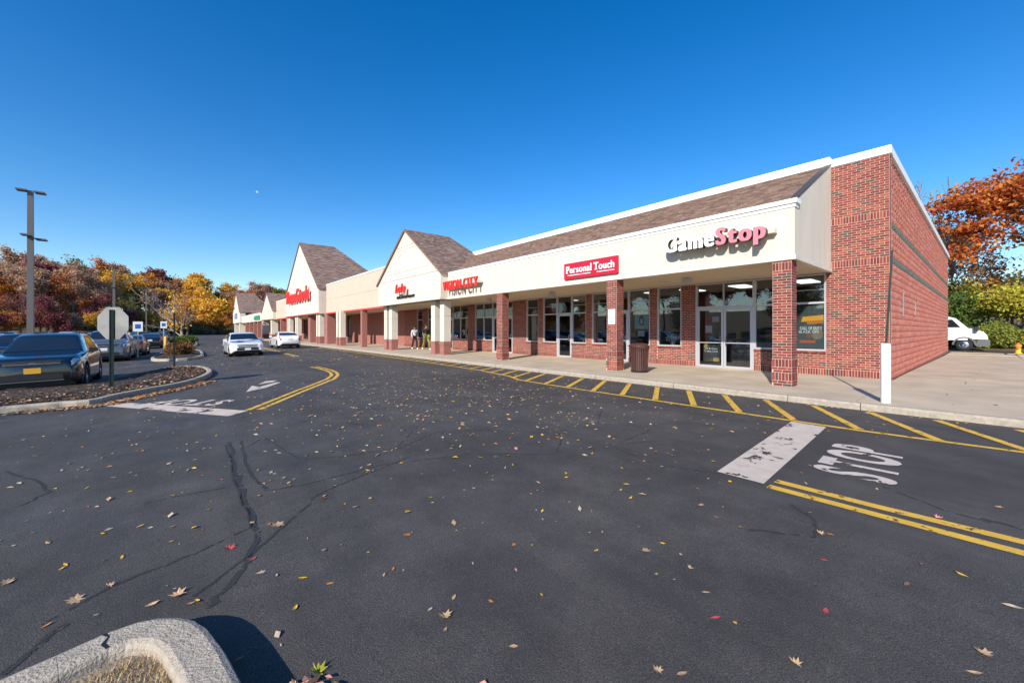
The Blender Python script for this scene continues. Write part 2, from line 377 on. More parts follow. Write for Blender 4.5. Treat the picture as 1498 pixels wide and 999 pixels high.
# tar seams on the asphalt
def seam(px, wd):
    pts = [pg(*p) for p in px]; fine = []
    for i in range(len(pts)-1):
        for k in range(5):
            t = k/5; x = pts[i][0]*(1-t)+pts[i+1][0]*t; y_ = pts[i][1]*(1-t)+pts[i+1][1]*t; j = wd*.35
            fine.append((x+random.uniform(-j, j), y_+random.uniform(-j, j)))
    k = MB(); k.ribbon(fine+[pts[-1]], wd*.5, .0025); return put('tar_seam', k, TAR, ground)
for px, wd in [([(60, 915), (180, 850), (290, 808), (370, 770), (350, 720), (330, 650)], .05), ([(0, 985), (100, 912)], .08), ([(285, 870), (350, 825), (415, 770), (470, 720), (520, 700), (600, 668)], .05),
               ([(360, 655), (385, 640), (440, 672), (500, 668), (585, 655), (640, 632), (720, 628)], .035), ([(430, 615), (520, 620), (610, 625), (580, 655)], .03), ([(385, 718), (440, 710), (560, 680), (690, 664), (815, 664), (822, 640), (800, 633), (700, 630)], .045),
               ([(336, 645), (345, 690), (365, 740), (380, 790), (340, 850), (300, 890)], .09), ([(352, 645), (362, 685), (390, 715)], .07), ([(180, 742), (260, 726), (330, 713)], .03), ([(10, 690), (50, 700), (70, 720), (30, 740)], .06),
               ([(880, 600), (875, 620), (930, 622), (950, 630), (900, 650), (960, 645)], .04), ([(900, 655), (960, 680), (1050, 692)], .03), ([(1160, 738), (1195, 765), (1190, 785), (1095, 775)], .05), ([(1290, 712), (1380, 745), (1450, 765)], .04), ([(1440, 760), (1498, 775)], .08)]:
    seam(px, wd)

# ------------------------------------------------------------------ planted islands of the lot
def island(name, outline, label, fill, mound=.1):
    t = thing(name, label, 'traffic island', (outline[0][0], outline[0][1], gz(outline[0][0])))
    c = Vector((sum(p[0] for p in outline)/len(outline), sum(p[1] for p in outline)/len(outline), 0))
    # smooth
    sm = []
    n = len(outline)
    for i in range(n):
        p0, p1, p2, p3 = [Vector((*outline[(i+k) % n], 0)) for k in (-1, 0, 1, 2)]
        for q in (0, .34, .67):
            sm.append(tuple((.5*((2*p1)+(p2-p0)*q+(2*p0-5*p1+4*p2-p3)*q*q+(3*p1-p0-3*p2+p3)*q**3)).xy))
    kerb(sm, .16, .14, t, closed=True)
    m = MB(); inn = [c+(Vector((*p, 0))-c)*.985 for p in sm]
    m.v = [(p.x, p.y, gz(p.x)+.10) for p in inn]+[(c.x*.4+p.x*.6, c.y*.4+p.y*.6, gz(p.x*.6+c.x*.4)+.11+mound) for p in inn]+[(c.x, c.y, gz(c.x)+.12+mound)]
    k = len(inn); m.f = [(i, (i+1) % k, k+(i+1) % k, k+i) for i in range(k)]+[(k+i, k+(i+1) % k, 2*k) for i in range(k)]; m.m = [0]*len(m.f)
    put('planting_bed', m, fill, t, smooth=True)
    return t
def inpoly(poly):
    xs_ = [p[0] for p in poly]; ys_ = [p[1] for p in poly]; n = len(poly)
    while True:
        x = random.uniform(max(min(xs_), -5), max(xs_)); y_ = random.uniform(min(ys_), max(ys_)); c = False
        for i in range(n):
            (xa, ya), (xb, yb_) = poly[i], poly[i-1]
            if (ya > y_) != (yb_ > y_) and x < (xb-xa)*(y_-ya)/(yb_-ya)+xa: c = not c
        if c: return x, y_
def shrink(poly, k=.9):
    cx_ = sum(p[0] for p in poly)/len(poly); cy_ = sum(p[1] for p in poly)/len(poly); return [(cx_+(x-cx_)*k, cy_+(y_-cy_)*k) for x, y_ in poly]
def chips(t, n, poly_px, cols, size=.05, name='mulch_chips', lift=.13):   # loose chips and dead leaves, joined
    m = MB()
    for i in range(n):
        x, y_ = poly_px(); s_ = size*random.uniform(.4, 1.3); a = random.uniform(0, 6.28); z = gz(x)+lift+random.uniform(0, .05)
        d = Vector((math.cos(a)*s_, math.sin(a)*s_, random.uniform(-.4, .4)*s_)); e = Vector((-math.sin(a)*s_*.4, math.cos(a)*s_*.4, random.uniform(-.3, .5)*s_)); p = Vector((x, y_, z))
        m.add([p-d, p+e, p+d, p-e], [(0, 1, 2, 3)], random.randrange(len(cols)))
    o = put(name, m, cols, t, kind='stuff'); return o
LC = {k: mat('leaf_'+k, c, .7, .25, 40) for k, c in dict(tan=(.52, .34, .19), yellow=(.68, .40, .03), orange=(.55, .2, .03), red=(.50, .07, .07), green=(.30, .30, .02), brown=(.22, .12, .06), pale=(.52, .40, .29), pink=(.55, .24, .2)).items()}
CHIP = [MULCH, mat('mulch_light', (.13, .075, .05), .95), LC['brown'], LC['tan']]
I1 = [(-9, 13.6), (-2.89, 13.31), (-1.56, 13.05), (-1.16, 13.7), (-.64, 14.4), (-.04, 15.05), (.5, 16.2), (.92, 18.2), (.92, 20.2), (.6, 21.8), (-.1, 22.4), (-.7, 21.4), (-1.25, 19.2), (-1.65, 16.6), (-9, 16.5)]
I1C = [(-5, 13.75), (-2.8, 13.55), (-1.7, 13.3), (-1.3, 13.9), (-.75, 14.65), (-.2, 15.3), (.3, 16.4), (.7, 18.2), (.7, 20.2), (.4, 21.5), (-.1, 22.1), (-.5, 21.3), (-1.0, 19.2), (-1.4, 16.4), (-5, 16.3)]
i1 = island('mulch_island', I1, 'kerbed mulch island carrying the stop sign post', MULCH, .06)
chips(i1, 9000, lambda: inpoly(I1C), CHIP, .038)
I2 = [(-.88, 28.8), (.34, 28.2), (1.05, 30.2), (1.25, 34), (1.1, 39.5), (-.4, 40.5), (-1.1, 36), (-1.25, 31)]
i2 = island('mulch_island', I2, 'small kerbed mulch island with one russet shrub', MULCH)
chips(i2, 900, lambda: (random.uniform(-.7, .8), random.uniform(29.5, 39)), CHIP, .05)
I3 = [(-1.0, 51.5), (.6, 50), (1.5, 54), (1.75, 70), (2, 84), (1.2, 90), (-.3, 88), (-1., 70)]
i3 = island('mulch_island', I3, 'long kerbed mulch island with young tree and green shrubs', MULCH)
# corner island at the camera's feet
I4 = [(-2.6, 2.25), (-1.5, 2.6), (-.61, 2.80), (-.22, 2.86), (-.03, 2.79), (.10, 2.62), (.2, 2.2), (.27, 1.7), (.3, .6), (.1, -1), (-2.6, -1)]
i4 = thing('grass_island', 'worn concrete kerb corner holding dry brown grass', 'traffic island', (-.6, 1, gz(-.6)))
sm4 = I4[:1]+[(-2.0, 2.43), (-1.5, 2.6), (-1.05, 2.72), (-.75, 2.78), (-.45, 2.84), (-.28, 2.876), (-.16, 2.87), (-.07, 2.83), (.01, 2.76), (.07, 2.68), (.12, 2.56), (.17, 2.35), (.21, 2.1), (.25, 1.8), (.28, 1.3), (.3, .6)]
kerb(sm4[::-1], .19, .15, i4)
m = MB(); cr = [(-.275, 2.885), (-.29, 2.84), (-.268, 2.80), (-.283, 2.75), (-.265, 2.71), (-.272, 2.68)]
m.add([(x+sg*.007*(1+.5*math.sin(i*2.3)), y_, gz(x)+.1515-(.03 if i == 0 else .09 if i == 5 else 0)) for i, (x, y_) in enumerate(cr) for sg in (-1, 1)], [(2*i, 2*i+1, 2*i+3, 2*i+2) for i in range(5)]); put('crack', m, BLACK, i4)
m = MB(); q = [(x-.1 if x > -.1 else x, y_-.12) for x, y_ in sm4]+[(.1, -1), (-2.6, -1)]
m.add([(x, y_, gz(x)+.085) for x, y_ in q], [tuple(range(len(q)))]); put('soil', m, mat('dry_soil', (.30, .24, .17), .95, .3, 12, .8, 60), i4)
GR = [mat('dry_grass', (.40, .26, .13), .9), mat('straw', (.52, .37, .19), .9), mat('green_blade', (.16, .2, .04), .9), LC['brown']]
m = MB()
for i in range(9000):
    x = random.uniform(-.95, .1); y_ = random.uniform(1.75, 2.72)
    if x > -.06+(2.7-y_)*.16 or y_ > 2.64+.16*min(x+.1, 0): continue
    if random.random() > .35+.9*math.sin(x*7+y_*5)**2*.7: continue
    L = random.uniform(.02, .05); a = random.uniform(0, 6.28); t = random.uniform(.2, 1.1); z = gz(x)+.085
    dx, dy = math.cos(a)*L*math.sin(t), math.sin(a)*L*math.sin(t); wx, wy = -math.sin(a)*.0022, math.cos(a)*.0022
    m.add([(x-wx, y_-wy, z), (x+wx, y_+wy, z), (x+dx, y_+dy, z+L*math.cos(t))], [(0, 1, 2)], random.choices(range(4), (5, 4, 1, 2))[0])
put('dry_grass', m, GR, i4, kind='stuff')

# ------------------------------------------------------------------ shopping plaza
XW = 15.2; XP = 11.68; XG = 11.2; ZS = 3.3
mall = thing('shopping_plaza', 'long single storey brick and stucco shopping strip with gabled fronts', 'building', (15.2, 1.78, 0))
BR = []     # (x,y,z centre, axis, half length, half height, normal axis) of every brick
BT = .0677
def bricks(axis, fixed, a0, a1, z0, z1, sgn, soldiers=()):
    """running bond on a face; axis = direction the courses run; sgn = side the face looks to"""
    z = z0; row = 0
    while z < z1-.03:
        sol = next((s for s in soldiers if abs(s-z) < .034), None)
        if sol is not None:
            n = max(1, round((a1-a0)/BT)); st = (a1-a0)/n
            for i in range(n): BR.append((axis, fixed, a0+(i+.5)*st, z+.1015, st/2-.005, .0965, sgn))
            z += .203; row = 0; continue
        off = 0 if row % 2 == 0 else -.1015
        a = a0+off
        while a < a1-.01:
            l, r = max(a, a0), min(a+.203, a1)
            if r-l > .03: BR.append((axis, fixed, (l+r)/2, z+BT/2, (r-l)/2-.005, BT/2-.005, sgn))
            a += .203
        z += BT; row += 1
def pier(y0, y1, z0, z1, solid=True, base=True, top=False):
    so = ([z0] if base else [])+([z0+.203+BT*round((z1-z0-.41)/BT)] if top else [])
    bricks('y', XW, y0, y1, z0, z1, -1, so)
zb = .165
def wall_piece(y0, y1, z1, m_=MORT, nm='wall', x0=XW):
    q = MB(); q.box(x0, XW+.3, y0, y1, 0, z1); return put(nm, q, m_, mall)
OWN = [(1.78, 3.2, wall_piece(1.78, 3.2, 6.48))]
spans = [(3.2, 5.2, 'w'), (5.2, 7.22, 'dd'), (7.22, 7.78, 'p'), (7.78, 8.82, 'w'), (8.82, 9.16, 'p'), (9.16, 10.2, 'w'), (10.2, 11.25, 'd'), (11.25, 12.22, 'w'), (12.22, 12.58, 'p'), (12.58, 13.52, 'w'), (13.52, 14.54, 'd'),
         (14.54, 15.56, 'w'), (15.56, 15.96, 'p'), (15.96, 16.92, 'w'), (16.92, 18.15, 'p'), (18.15, 19.15, 'd'), (19.15, 20.15, 'd'), (20.15, 22.05, 'w'), (22.05, 22.92, 'p'), (22.92, 24.92, 'w'), (24.92, 25.9, 'd'), (25.9, 28.67, 'w'), (28.67, 29.57, 'p'), (29.57, 30.54, 'w'), (30.54, 33, 'p')]
bricks('y', XW, 1.78, 3.2, zb, 6.47, -1, [zb, zb+.203+BT*45, zb+.203+BT*45+.203+BT*16])
bricks('x', 1.78, XW, XW+.2, zb, 6.47, -1, [])
for a, b, k in spans:
    if k == 'p':
        OWN.append((a, b, wall_piece(a+.001, b-.001, ZS))); pier(a, b, zb, ZS, top=True)
    elif k == 'w':
        OWN.append((a, b, wall_piece(a, b, .90))); pier(a, b, zb, .83)
        n = round((b-a)/BT)
        for i in range(n): BR.append(('sill', XW, a+(i+.5)*(b-a)/n, .865, (b-a)/n/2-.004, .03, -1))
# long plain brick wall further on (bricks too small to tell apart)
bt = mat('far_brickwork', (.27, .062, .05), .9)
n = bt.node_tree.nodes; l = bt.node_tree.links; tx = n.new('ShaderNodeTexBrick'); g = n.new('ShaderNodeNewGeometry'); sx = n.new('ShaderNodeSeparateXYZ'); cx = n.new('ShaderNodeCombineXYZ'); ad = n.new('ShaderNodeMath')
l.new(g.outputs['Position'], sx.inputs[0]); l.new(sx.outputs[0], ad.inputs[0]); l.new(sx.outputs[1], ad.inputs[1]); l.new(ad.outputs[0], cx.inputs[0]); l.new(sx.outputs[2], cx.inputs[1]); l.new(cx.outputs[0], tx.inputs['Vector'])
tx.inputs['Scale'].default_value = 1; tx.inputs['Brick Width'].default_value = .203; tx.inputs['Row Height'].default_value = .0677; tx.inputs['Mortar Size'].default_value = .006
tx.inputs['Color1'].default_value = (.28, .05, .04, 1); tx.inputs['Color2'].default_value = (.21, .05, .042, 1); tx.inputs['Mortar'].default_value = (.48, .38, .31, 1); l.new(tx.outputs[0], n['Principled BSDF'].inputs['Base Color'])
for a, b in [(33, 47), (48.5, 52), (54.2, 56)]+[(a, a+2.6) for a in range(58, 132, 6)]: wall_piece(a, b, ZS, bt, 'brick_wall', XW+.002)
m = MB(); m.box(XW+.12, XW+.16, 47, 132, .15, ZS); put('far_shopfront_glazing', m, mat('dark_shop_glass', (.02, .025, .03), .08), mall)
# body of the building, roof deck, shop rooms
m = MB(); m.box(19.6, 40.3, 2.1, 131, 0, 6.35); m.box(15.5, 19.6, 33.2, 131, 0, 6.35); put('building_core', m, STUB, mall)
m = MB(); m.box(15.5, 19.6, 1.98, 33.2, ZS+.05, 6.35); put('roof_deck', m, DARK, mall)
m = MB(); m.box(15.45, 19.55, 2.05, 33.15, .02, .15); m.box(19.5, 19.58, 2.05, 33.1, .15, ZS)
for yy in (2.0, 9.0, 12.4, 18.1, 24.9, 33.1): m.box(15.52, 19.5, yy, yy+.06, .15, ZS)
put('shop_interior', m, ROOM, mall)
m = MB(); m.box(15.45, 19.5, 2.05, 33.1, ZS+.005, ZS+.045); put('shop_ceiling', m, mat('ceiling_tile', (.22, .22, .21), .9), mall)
lamp = emis('tube_light', (1, .97, .9), 1.6)
for yy in (4.2, 6.3, 8.3, 10, 13.4, 15.6, 21.3, 24): m = MB(); m.box(16.6, 17.8, yy-.3, yy+.3, ZS-.03, ZS); put('ceiling_light', m, lamp, mall)
# shelves and goods in the dark rooms
gm = [mat('goods_%d' % i, c, .7) for i, c in enumerate([(.3, .05, .05), (.05, .12, .3), (.4, .35, .1), (.25, .25, .25), (.05, .2, .1)])]
for yy in np.arange(3.4, 32, 1.3):
    m = MB(); m.box(18.2, 18.9, yy, yy+.9, .15, 1.6)
    for k in range(8): a = yy+.03+random.random()*.7; z = .5+.35*(k % 3); m.box(18.05, 18.25, a, a+.15, z, z+.25, 1+random.randrange(5))
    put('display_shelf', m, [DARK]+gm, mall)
# windows and doors
def bars(m, y0, y1, z0, z1, wd=.05, x0=XW+.03, x1=XW+.11):
    m.box(x0, x1, y0, y0+wd, z0, z1); m.box(x0, x1, y1-wd, y1, z0, z1); m.box(x0-.001, x1+.001, y0+wd, y1-wd, z0, z0+wd); m.box(x0-.001, x1+.001, y0+wd, y1-wd, z1-wd, z1)
def pane(y0, y1, z0, z1, parent, x=XW+.07):
    m = MB(); m.box(x, x+.008, y0, y1, z0, z1); return put('pane', m, GLASS, parent)
ZT = 2.4
for a, b, k in spans:
    if k == 'w':
        mull = [a+(b-a)*.5] if b-a > 1.6 else []
        m = MB(); bars(m, a+.003, b-.003, .905, ZS-.003); m.box(XW+.028, XW+.112, a+.05, b-.05, ZT-.03, ZT+.03)
        for y_ in mull: m.box(XW+.026, XW+.114, y_-.025, y_+.025, .95, ZS-.05)
        f = put('window', m, ALU, mall); e = [a+.05]+mull+[b-.05]
        for y0, y1 in zip(e, e[1:]): pane(y0, y1, .95, ZT-.03, f); pane(y0, y1, ZT+.03, ZS-.05, f)
        m = MB(); m.box(XW+.02, XW+.1, a+.05, b-.05, 2.80, 2.815); put('glazing_bar', m, ALU, f)
    elif k in ('d', 'dd'):
        m = MB(); bars(m, a+.003, b-.003, zb-.01, ZS-.003); m.box(XW+.028, XW+.112, a+.05, b-.05, ZT-.04, ZT+.04)
        e = [a+.05, (a+b)/2, b-.05] if k == 'dd' else [a+.05, b-.05]
        if k == 'dd': m.box(XW+.027, XW+.113, e[1]-.02, e[1]+.02, ZT+.04, ZS-.05)
        f = put('door_frame', m, ALU, mall)
        for y0, y1 in zip(e, e[1:]):
            pane(y0, y1, ZT+.04, ZS-.05, f)
            d = MB(); bars(d, y0+.006, y1-.006, zb+.01, ZT-.045, .075, XW+.04, XW+.09); d.box(XW+.04, XW+.09, y0+.08, y1-.08, 1.07, 1.10); dr = put('door', d, ALU, mall)
            pane(y0+.08, y1-.08, zb+.08, ZT-.12, dr, XW+.06)
            hy = y0+.1 if (k == 'dd' and y0 == e[1]) or k == 'd' else y1-.1
            h = MB(); h.tube([(XW+.04, hy, 1.0), (XW-.02, hy, 1.0), (XW-.02, hy, 1.3), (XW+.04, hy, 1.3)], .014, 6); put('handle', h, CHR, dr)
# posters and prints behind the glass: (y0,y1,z0,z1,[colour blocks])
def poster(y0, y1, z0, z1, base, blocks, label, x=XW+.12):
    t = MB(); t.box(x, x+.004, y0, y1, z0, z1); o = put('poster', t, mat('print_'+label[:18], base, .6), None); tag(o, label, 'poster')
    for i, (p, c) in enumerate(blocks):
        b = MB(); b.prism([(y1-u*(y1-y0), z0+v*(z1-z0)) for u, v in p], 'x', x-.0015*(i+1), x-.0015*(i+1)+.001); put('printed_shape', b, mat('ink_%s_%d' % (label[:14], i), c, .6), o)
    return o
def blob(cx_, cy_, rx, ry, n=12, j=.15): return [(cx_+rx*math.cos(6.283*i/n)*(1+random.uniform(-j, j)), cy_+ry*math.sin(6.283*i/n)*(1+random.uniform(-j, j))) for i in range(n)]
cod = poster(3.28, 4.12, .98, 2.32, (.03, .04, .04), [([(0, 0), (.35, 1), (1, 1), (1, 0)], (.06, .08, .075)), ([(.3, .62), (1, .66), (1, .78), (.35, .74)], (.95, .42, .02)), ([(.5, .56), (1, .58), (1, .66), (.45, .64)], (.6, .2, .01)), ([(.25, .12), (.75, .12), (.75, .18), (.25, .18)], (.6, .1, .03)), (blob(.8, .35, .18, .16), (.25, .2, .13)), (blob(.55, .33, .1, .1), (.2, .1, .05))], 'dark game poster with orange bands inside the end shop window')
letters('CALL OF DUTY', .58, .1, faceM(XW+.105, 3.90, 1.56), [TRIM], cod, .03, .001, gap=.05, name='lettering')
letters('BLACK OPS 6', .6, .07, faceM(XW+.105, 3.92, 1.46), [TRIM], cod, .02, .001, gap=.05, name='lettering', colf=lambda i: TRIM if i < 8 else LC['orange'])
bo = poster(6.36, 6.98, .38, 1.0, (.045, .05, .05), [([(.6, 0), (.95, 0), (.95, .22), (.6, .25)], (.5, .3, .08)), ([(.05, .85), (.25, .85), (.25, 1.05), (.1, 1.1)], (.6, .35, .06))], 'dark trade-in poster low on the glass door leaf nearer the litter bin')
letters('Sell & Own', .45, .07, faceM(XW+.105, 6.92, .83), [TRIM], bo, .01, .001, name='lettering')
letters('Trading Cards', .5, .07, faceM(XW+.105, 6.94, .73), [TRIM], bo, .01, .001, name='lettering')
poster(6.4, 6.65, 1.85, 2.05, (.6, .45, .48), [], 'pink notice taped on the glass door leaf nearer the litter bin')
poster(6.65, 6.9, 1.45, 1.72, (.65, .68, .7), [], 'white notice taped on the glass door leaf nearer the litter bin')
poster(9.3, 9.95, 1.6, 2.25, (.2, .5, .56), [(blob(.5, .55, .2, .36), (.03, .025, .03)), (blob(.5, .5, .11, .2), (.6, .5, .45)), (blob(.45, .12, .25, .12), (.65, .6, .6))], 'teal hair salon portrait poster in window beside the bin')
poster(9.47, 9.78, 1.28, 1.52, (.6, .66, .7), [], 'pale blue notice under the portrait poster')
poster(20.25, 22.0, 2.45, 3.22, (.62, .55, .52), [(blob(.55, .35, .14, .25), (.03, .02, .02)), (blob(.75, .55, .12, .3), (.5, .3, .2)), (blob(.4, .4, .1, .2), (.45, .2, .15)), ([(.6, .0), (.95, .0), (.9, .15), (.65, .12)], (.04, .04, .05))], 'pale eyewear portrait banner above the teal window')
poster(20.3, 22.0, .96, 1.42, (.05, .42, .47), [([(0, .5), (1, .4), (1, .8), (0, .9)], (.1, .55, .6))], 'teal lower window film in the eyewear shop')
poster(23.6, 24.85, 2.45, 3.22, (.70, .30, .03), [([(.35, .2), (.45, .8), (.5, .8), (.65, .2), (.58, .2), (.5, .5), (.42, .2)], (.05, .03, .02))], 'orange banner in upper window behind the double column')
poster(22.98, 23.58, 2.45, 3.22, (.5, .3, .3), [(blob(.5, .5, .3, .35), (.08, .05, .05))], 'dark haired portrait panel beside the orange banner')
poster(22.98, 23.5, .96, 2.3, (.25, .45, .6), [(blob(.5, .6, .3, .2), (.1, .15, .2))], 'blue tall poster in window behind the double column')
poster(28.1, 28.6, 1.0, 3.1, (.7, .3, .03), [], 'orange tall poster in the restaurant window')
m = thing('flower_vase', 'white flower arrangement on the salon window sill', 'flowers', (XW+.35, 8.3, .95))
k = MB(); k.lathe([(.0, 0), (.07, 0), (.09, .1), (.06, .16), (.0, .16)], 12, c=(XW+.35, 8.3, .95)); put('vase', k, TRIM, m)
k = MB()
for i in range(90):
    p = Vector((XW+.35, 8.3, 1.22))+Vector((random.gauss(0, .08), random.gauss(0, .15), random.gauss(0, .08))); k.lathe([(0, -.03), (.03, 0), (0, .03)], 5, c=p)
put('blossoms', k, TRIM, m, kind='stuff')
k = MB(); k.box(XW+.2, XW+.7, 7.85, 8.8, .15, .95); put('display_table', k, ROOM, mall)
# brick pillars
PILS = []
def pillar(yc, wd=.41):
    x0, x1, y0, y1 = XP, XP+wd, yc, yc+wd; b = sw_z(XP)
    m = MB(); m.box(x0, x1, y0, y1, 0, ZS-.003); m.box(x0-.012, x1+.012, y0-.012, y1+.012, 0, b+.68)
    o = put('pillar', m, MORT, mall); PILS.append((y0, y1, o))
    sol = [b+2*BT, b+4*BT+.203]; s2 = b+4*BT+.406
    nrow = int((ZS-.21-s2)/BT)
    for (ax, fx, a0, a1, sg) in (('y', x0, y0, y1, -1), ('x', y0, x0, x1, -1), ('x', y1, x0, x1, 1), ('y', x1, y0, y1, 1)):
        e = .012
        bricks(ax, fx+sg*e, a0-e, a1+e, b, s2-.01, sg, sol); bricks(ax, fx, a0, a1, s2, ZS-.01, sg, [s2+nrow*BT])
for yc in (3.15, 8.31, 14.72): pillar(yc)
for yc in (33.4, 43.6, 50.5):
    m = MB(); m.box(XP, XP+(.41 if yc < 40 else .8), yc, yc+(.41 if yc < 40 else 1.), .1, ZS-.003); put('pillar', m, bt, mall)
def column(x0, yc, wd=.46, z1=ZS):
    m = MB(); m.box(x0, x0+wd, yc, yc+wd, .9, 2.35); m.box(x0, x0+wd, yc, yc+wd, 2.38, z1-.003); m.box(x0+.015, x0+wd-.015, yc+.015, yc+wd-.015, 2.34, 2.39); c = put('column', m, STUW, mall)
    m = MB(); m.box(x0-.01, x0+wd+.01, yc-.01, yc+wd+.01, .1, .72); m.box(x0-.03, x0+wd+.03, yc-.03, yc+wd+.03, .72, .902); put('column_base', m, bt, c)
for yc in (20.0, 21.05, 27.3, 28.2, 38.2, 39.1, 45.3, 46.2, 55.5, 56.4, 60.2, 61.1): column(XP-.05 if yc < 30 else XP-.3, yc)
for yc in (73.2, 81.5): column(XG+.1, yc, .9)
for yc in (63.5, 67.8, 86, 90.8, 96.3, 102.5, 108.5): m = MB(); m.box(XP, XP+.6, yc, yc+.7, .1, ZS-.003); put('pillar', m, bt, mall)
for yc in (117.2, 127.5): column(XG+.1, yc, 1.2, 3.4)
# south wall of split-face block
m = MB(); m.box(XW+.2, 40.5, 1.84, 2.1, 0, 6.45); sw = put('side_wall', m, mat('block_joint', (.36, .13, .10), .95), mall)
bl = []
for r in range(32):
    z0 = .1+r*.2
    if z0 > 6.4: break
    x = XW+.2-(.2 if r % 2 else 0)
    while x < 40.45:
        a, b = max(x, XW+.2), min(x+.4, 40.5)
        if b-a > .05: bl.append((a+.005, b-.005, z0+.005, min(z0+.195, 6.45), 2 if r in (17, 22) else random.choice((0, 0, 1))))
        x += .4
def rockbox(m, a, b, z0, z1, mi):     # one split-face block: rough front built of a displaced 3x2 grid
    nx_, nz_ = 4, 3; vs = []
    for i in range(nx_+1):
        for j in range(nz_+1):
            edge = i in (0, nx_) or j in (0, nz_)
            vs.append((a+(b-a)*i/nx_, 1.82 if edge else 1.80+random.uniform(-.012, .012), z0+(z1-z0)*j/nz_))
    n0 = len(vs); vs += [(a, 1.85, z0), (b, 1.85, z0), (b, 1.85, z1), (a, 1.85, z1)]; k = nz_+1
    fs = [(i*k+j, (i+1)*k+j, (i+1)*k+j+1, i*k+j+1) for i in range(nx_) for j in range(nz_)]
    fs += [tuple(i*k for i in range(nx_+1))[::-1]+(n0, n0+1)[:2], tuple(i*k+nz_ for i in range(nx_+1))+(n0+2, n0+3)]
    fs += [tuple(range(0, k))+(n0+3, n0), tuple(range(nx_*k, nx_*k+k))[::-1]+(n0+1, n0+2)]
    m.add(vs, fs, mi)
bl.sort(key=lambda q: (q[0]-0)**2+(q[2]-H)**2)
for q in bl[:290]: m = MB(); rockbox(m, *q[:4], 0); put('block', m, BLK[q[4]], sw)
m = MB()
for q in bl[290:]: rockbox(m, *q)
put('blockwork', m, BLK, sw, kind='stuff')
for xx, z0, z1 in ((18.0, 2.0, 2.75), (21.3, 2.1, 2.6)): m = MB(); m.box(xx, xx+.14, 1.775, 1.80, z0, z1); put('wall_patch', m, mat('grey_patch', (.25, .24, .24), .9), sw)
# bricks: nearest 290 as single parts, the rest joined
def brick_pos(b):
    ax, fx, a, z, hl, hh, sg = b
    return (a, fx, z) if ax == 'x' else (fx, a, z)
def brick_box(b, m, mi, c0=None):
    ax, fx, a, z, hl, hh, sg = b; pr, dp = (.004, .012)
    if ax == 'sill': pr = .03; dp = .02
    lo, hi = (fx-pr, fx+dp) if sg < 0 else (fx-dp, fx+pr)
    if ax == 'x': m.box(a-hl, a+hl, lo, hi, z-hh, z+hh, mi)
    else: m.box(lo, hi, a-hl, a+hl, z-hh, z+hh, mi)
def bcol(): return random.choices(range(4), (5, 4.5, 2.6, 1.2))[0]
vis = [b for b in BR if b[6] < 0 and b[0] != 'sill']
vis.sort(key=lambda b: (Vector(brick_pos(b))-Vector((0, 0, H))).length)
single = set(vis[:290])
rest = MB(); cache = {}
for b in BR:
    c = bcol()
    if b in single:
        key = (b[0], round(b[4], 3), round(b[5], 3), c)
        if key not in cache:
            q = MB(); brick_box((b[0], 0, 0, 0, b[4], b[5], -1), q, 0); me = mesh('brick', q, BRK[c]); cache[key] = me
        p = Vector(brick_pos(b)); ow = next((o for a_, b_, o in (PILS if p.x < 13 else OWN) if a_-.02 <= p.y <= b_+.02), OWN[0][2]); link('brick', cache[key], ow, p-origin(ow))
    else: brick_box(b, rest, c)
put('brickwork', rest, BRK, mall, kind='stuff')
# fascia, soffit, roof of the end section
Y0 = 3.08; Y1 = 19.9
def fascia(y0, y1, body, name='fascia'):
    m = MB(); m.box(XP, XP+.25, y0, y1, ZS+.12, 4.6); f = put(name, m, body, mall)
    m = MB(); m.box(XP-.03, XP+.27, y0-.03, y1, ZS, ZS+.118); put('lower_band', m, STUW, f)
    m = MB(); m.box(XP-.02, XP+.26, y0-.02, y1, 4.602, 4.69); m.box(XP-.06, XP+.28, y0-.06, y1, 4.692, 4.80); put('cornice', m, TRIM, f)
    return f
fascia(Y0, Y1, STUC); 
m = MB(); m.box(XP+.27, XW+.3, Y0+.02, 131, ZS+.012, ZS+.045); put('soffit', m, SOFF, mall)
m = MB(); m.prism([(XP+.26, ZS+.1), (XP+.26, 4.86), (XW-.0, 6.56), (XW-.0, ZS+.1)], 'y', Y0, Y0+.12); ck = put('cheek_wall', m, STUC, mall)
m = MB(); m.box(XP+.26, XW, Y0-.03, Y0+.1, ZS, ZS+.098); put('lower_band', m, STUW, ck)
m = MB(); m.prism([(XP+.2, 4.865), (XP+.2, 4.89), (XW, 6.595), (XW, 6.565)], 'y', Y0-.02, Y0+.16); put('flashing', m, FLASH, ck)
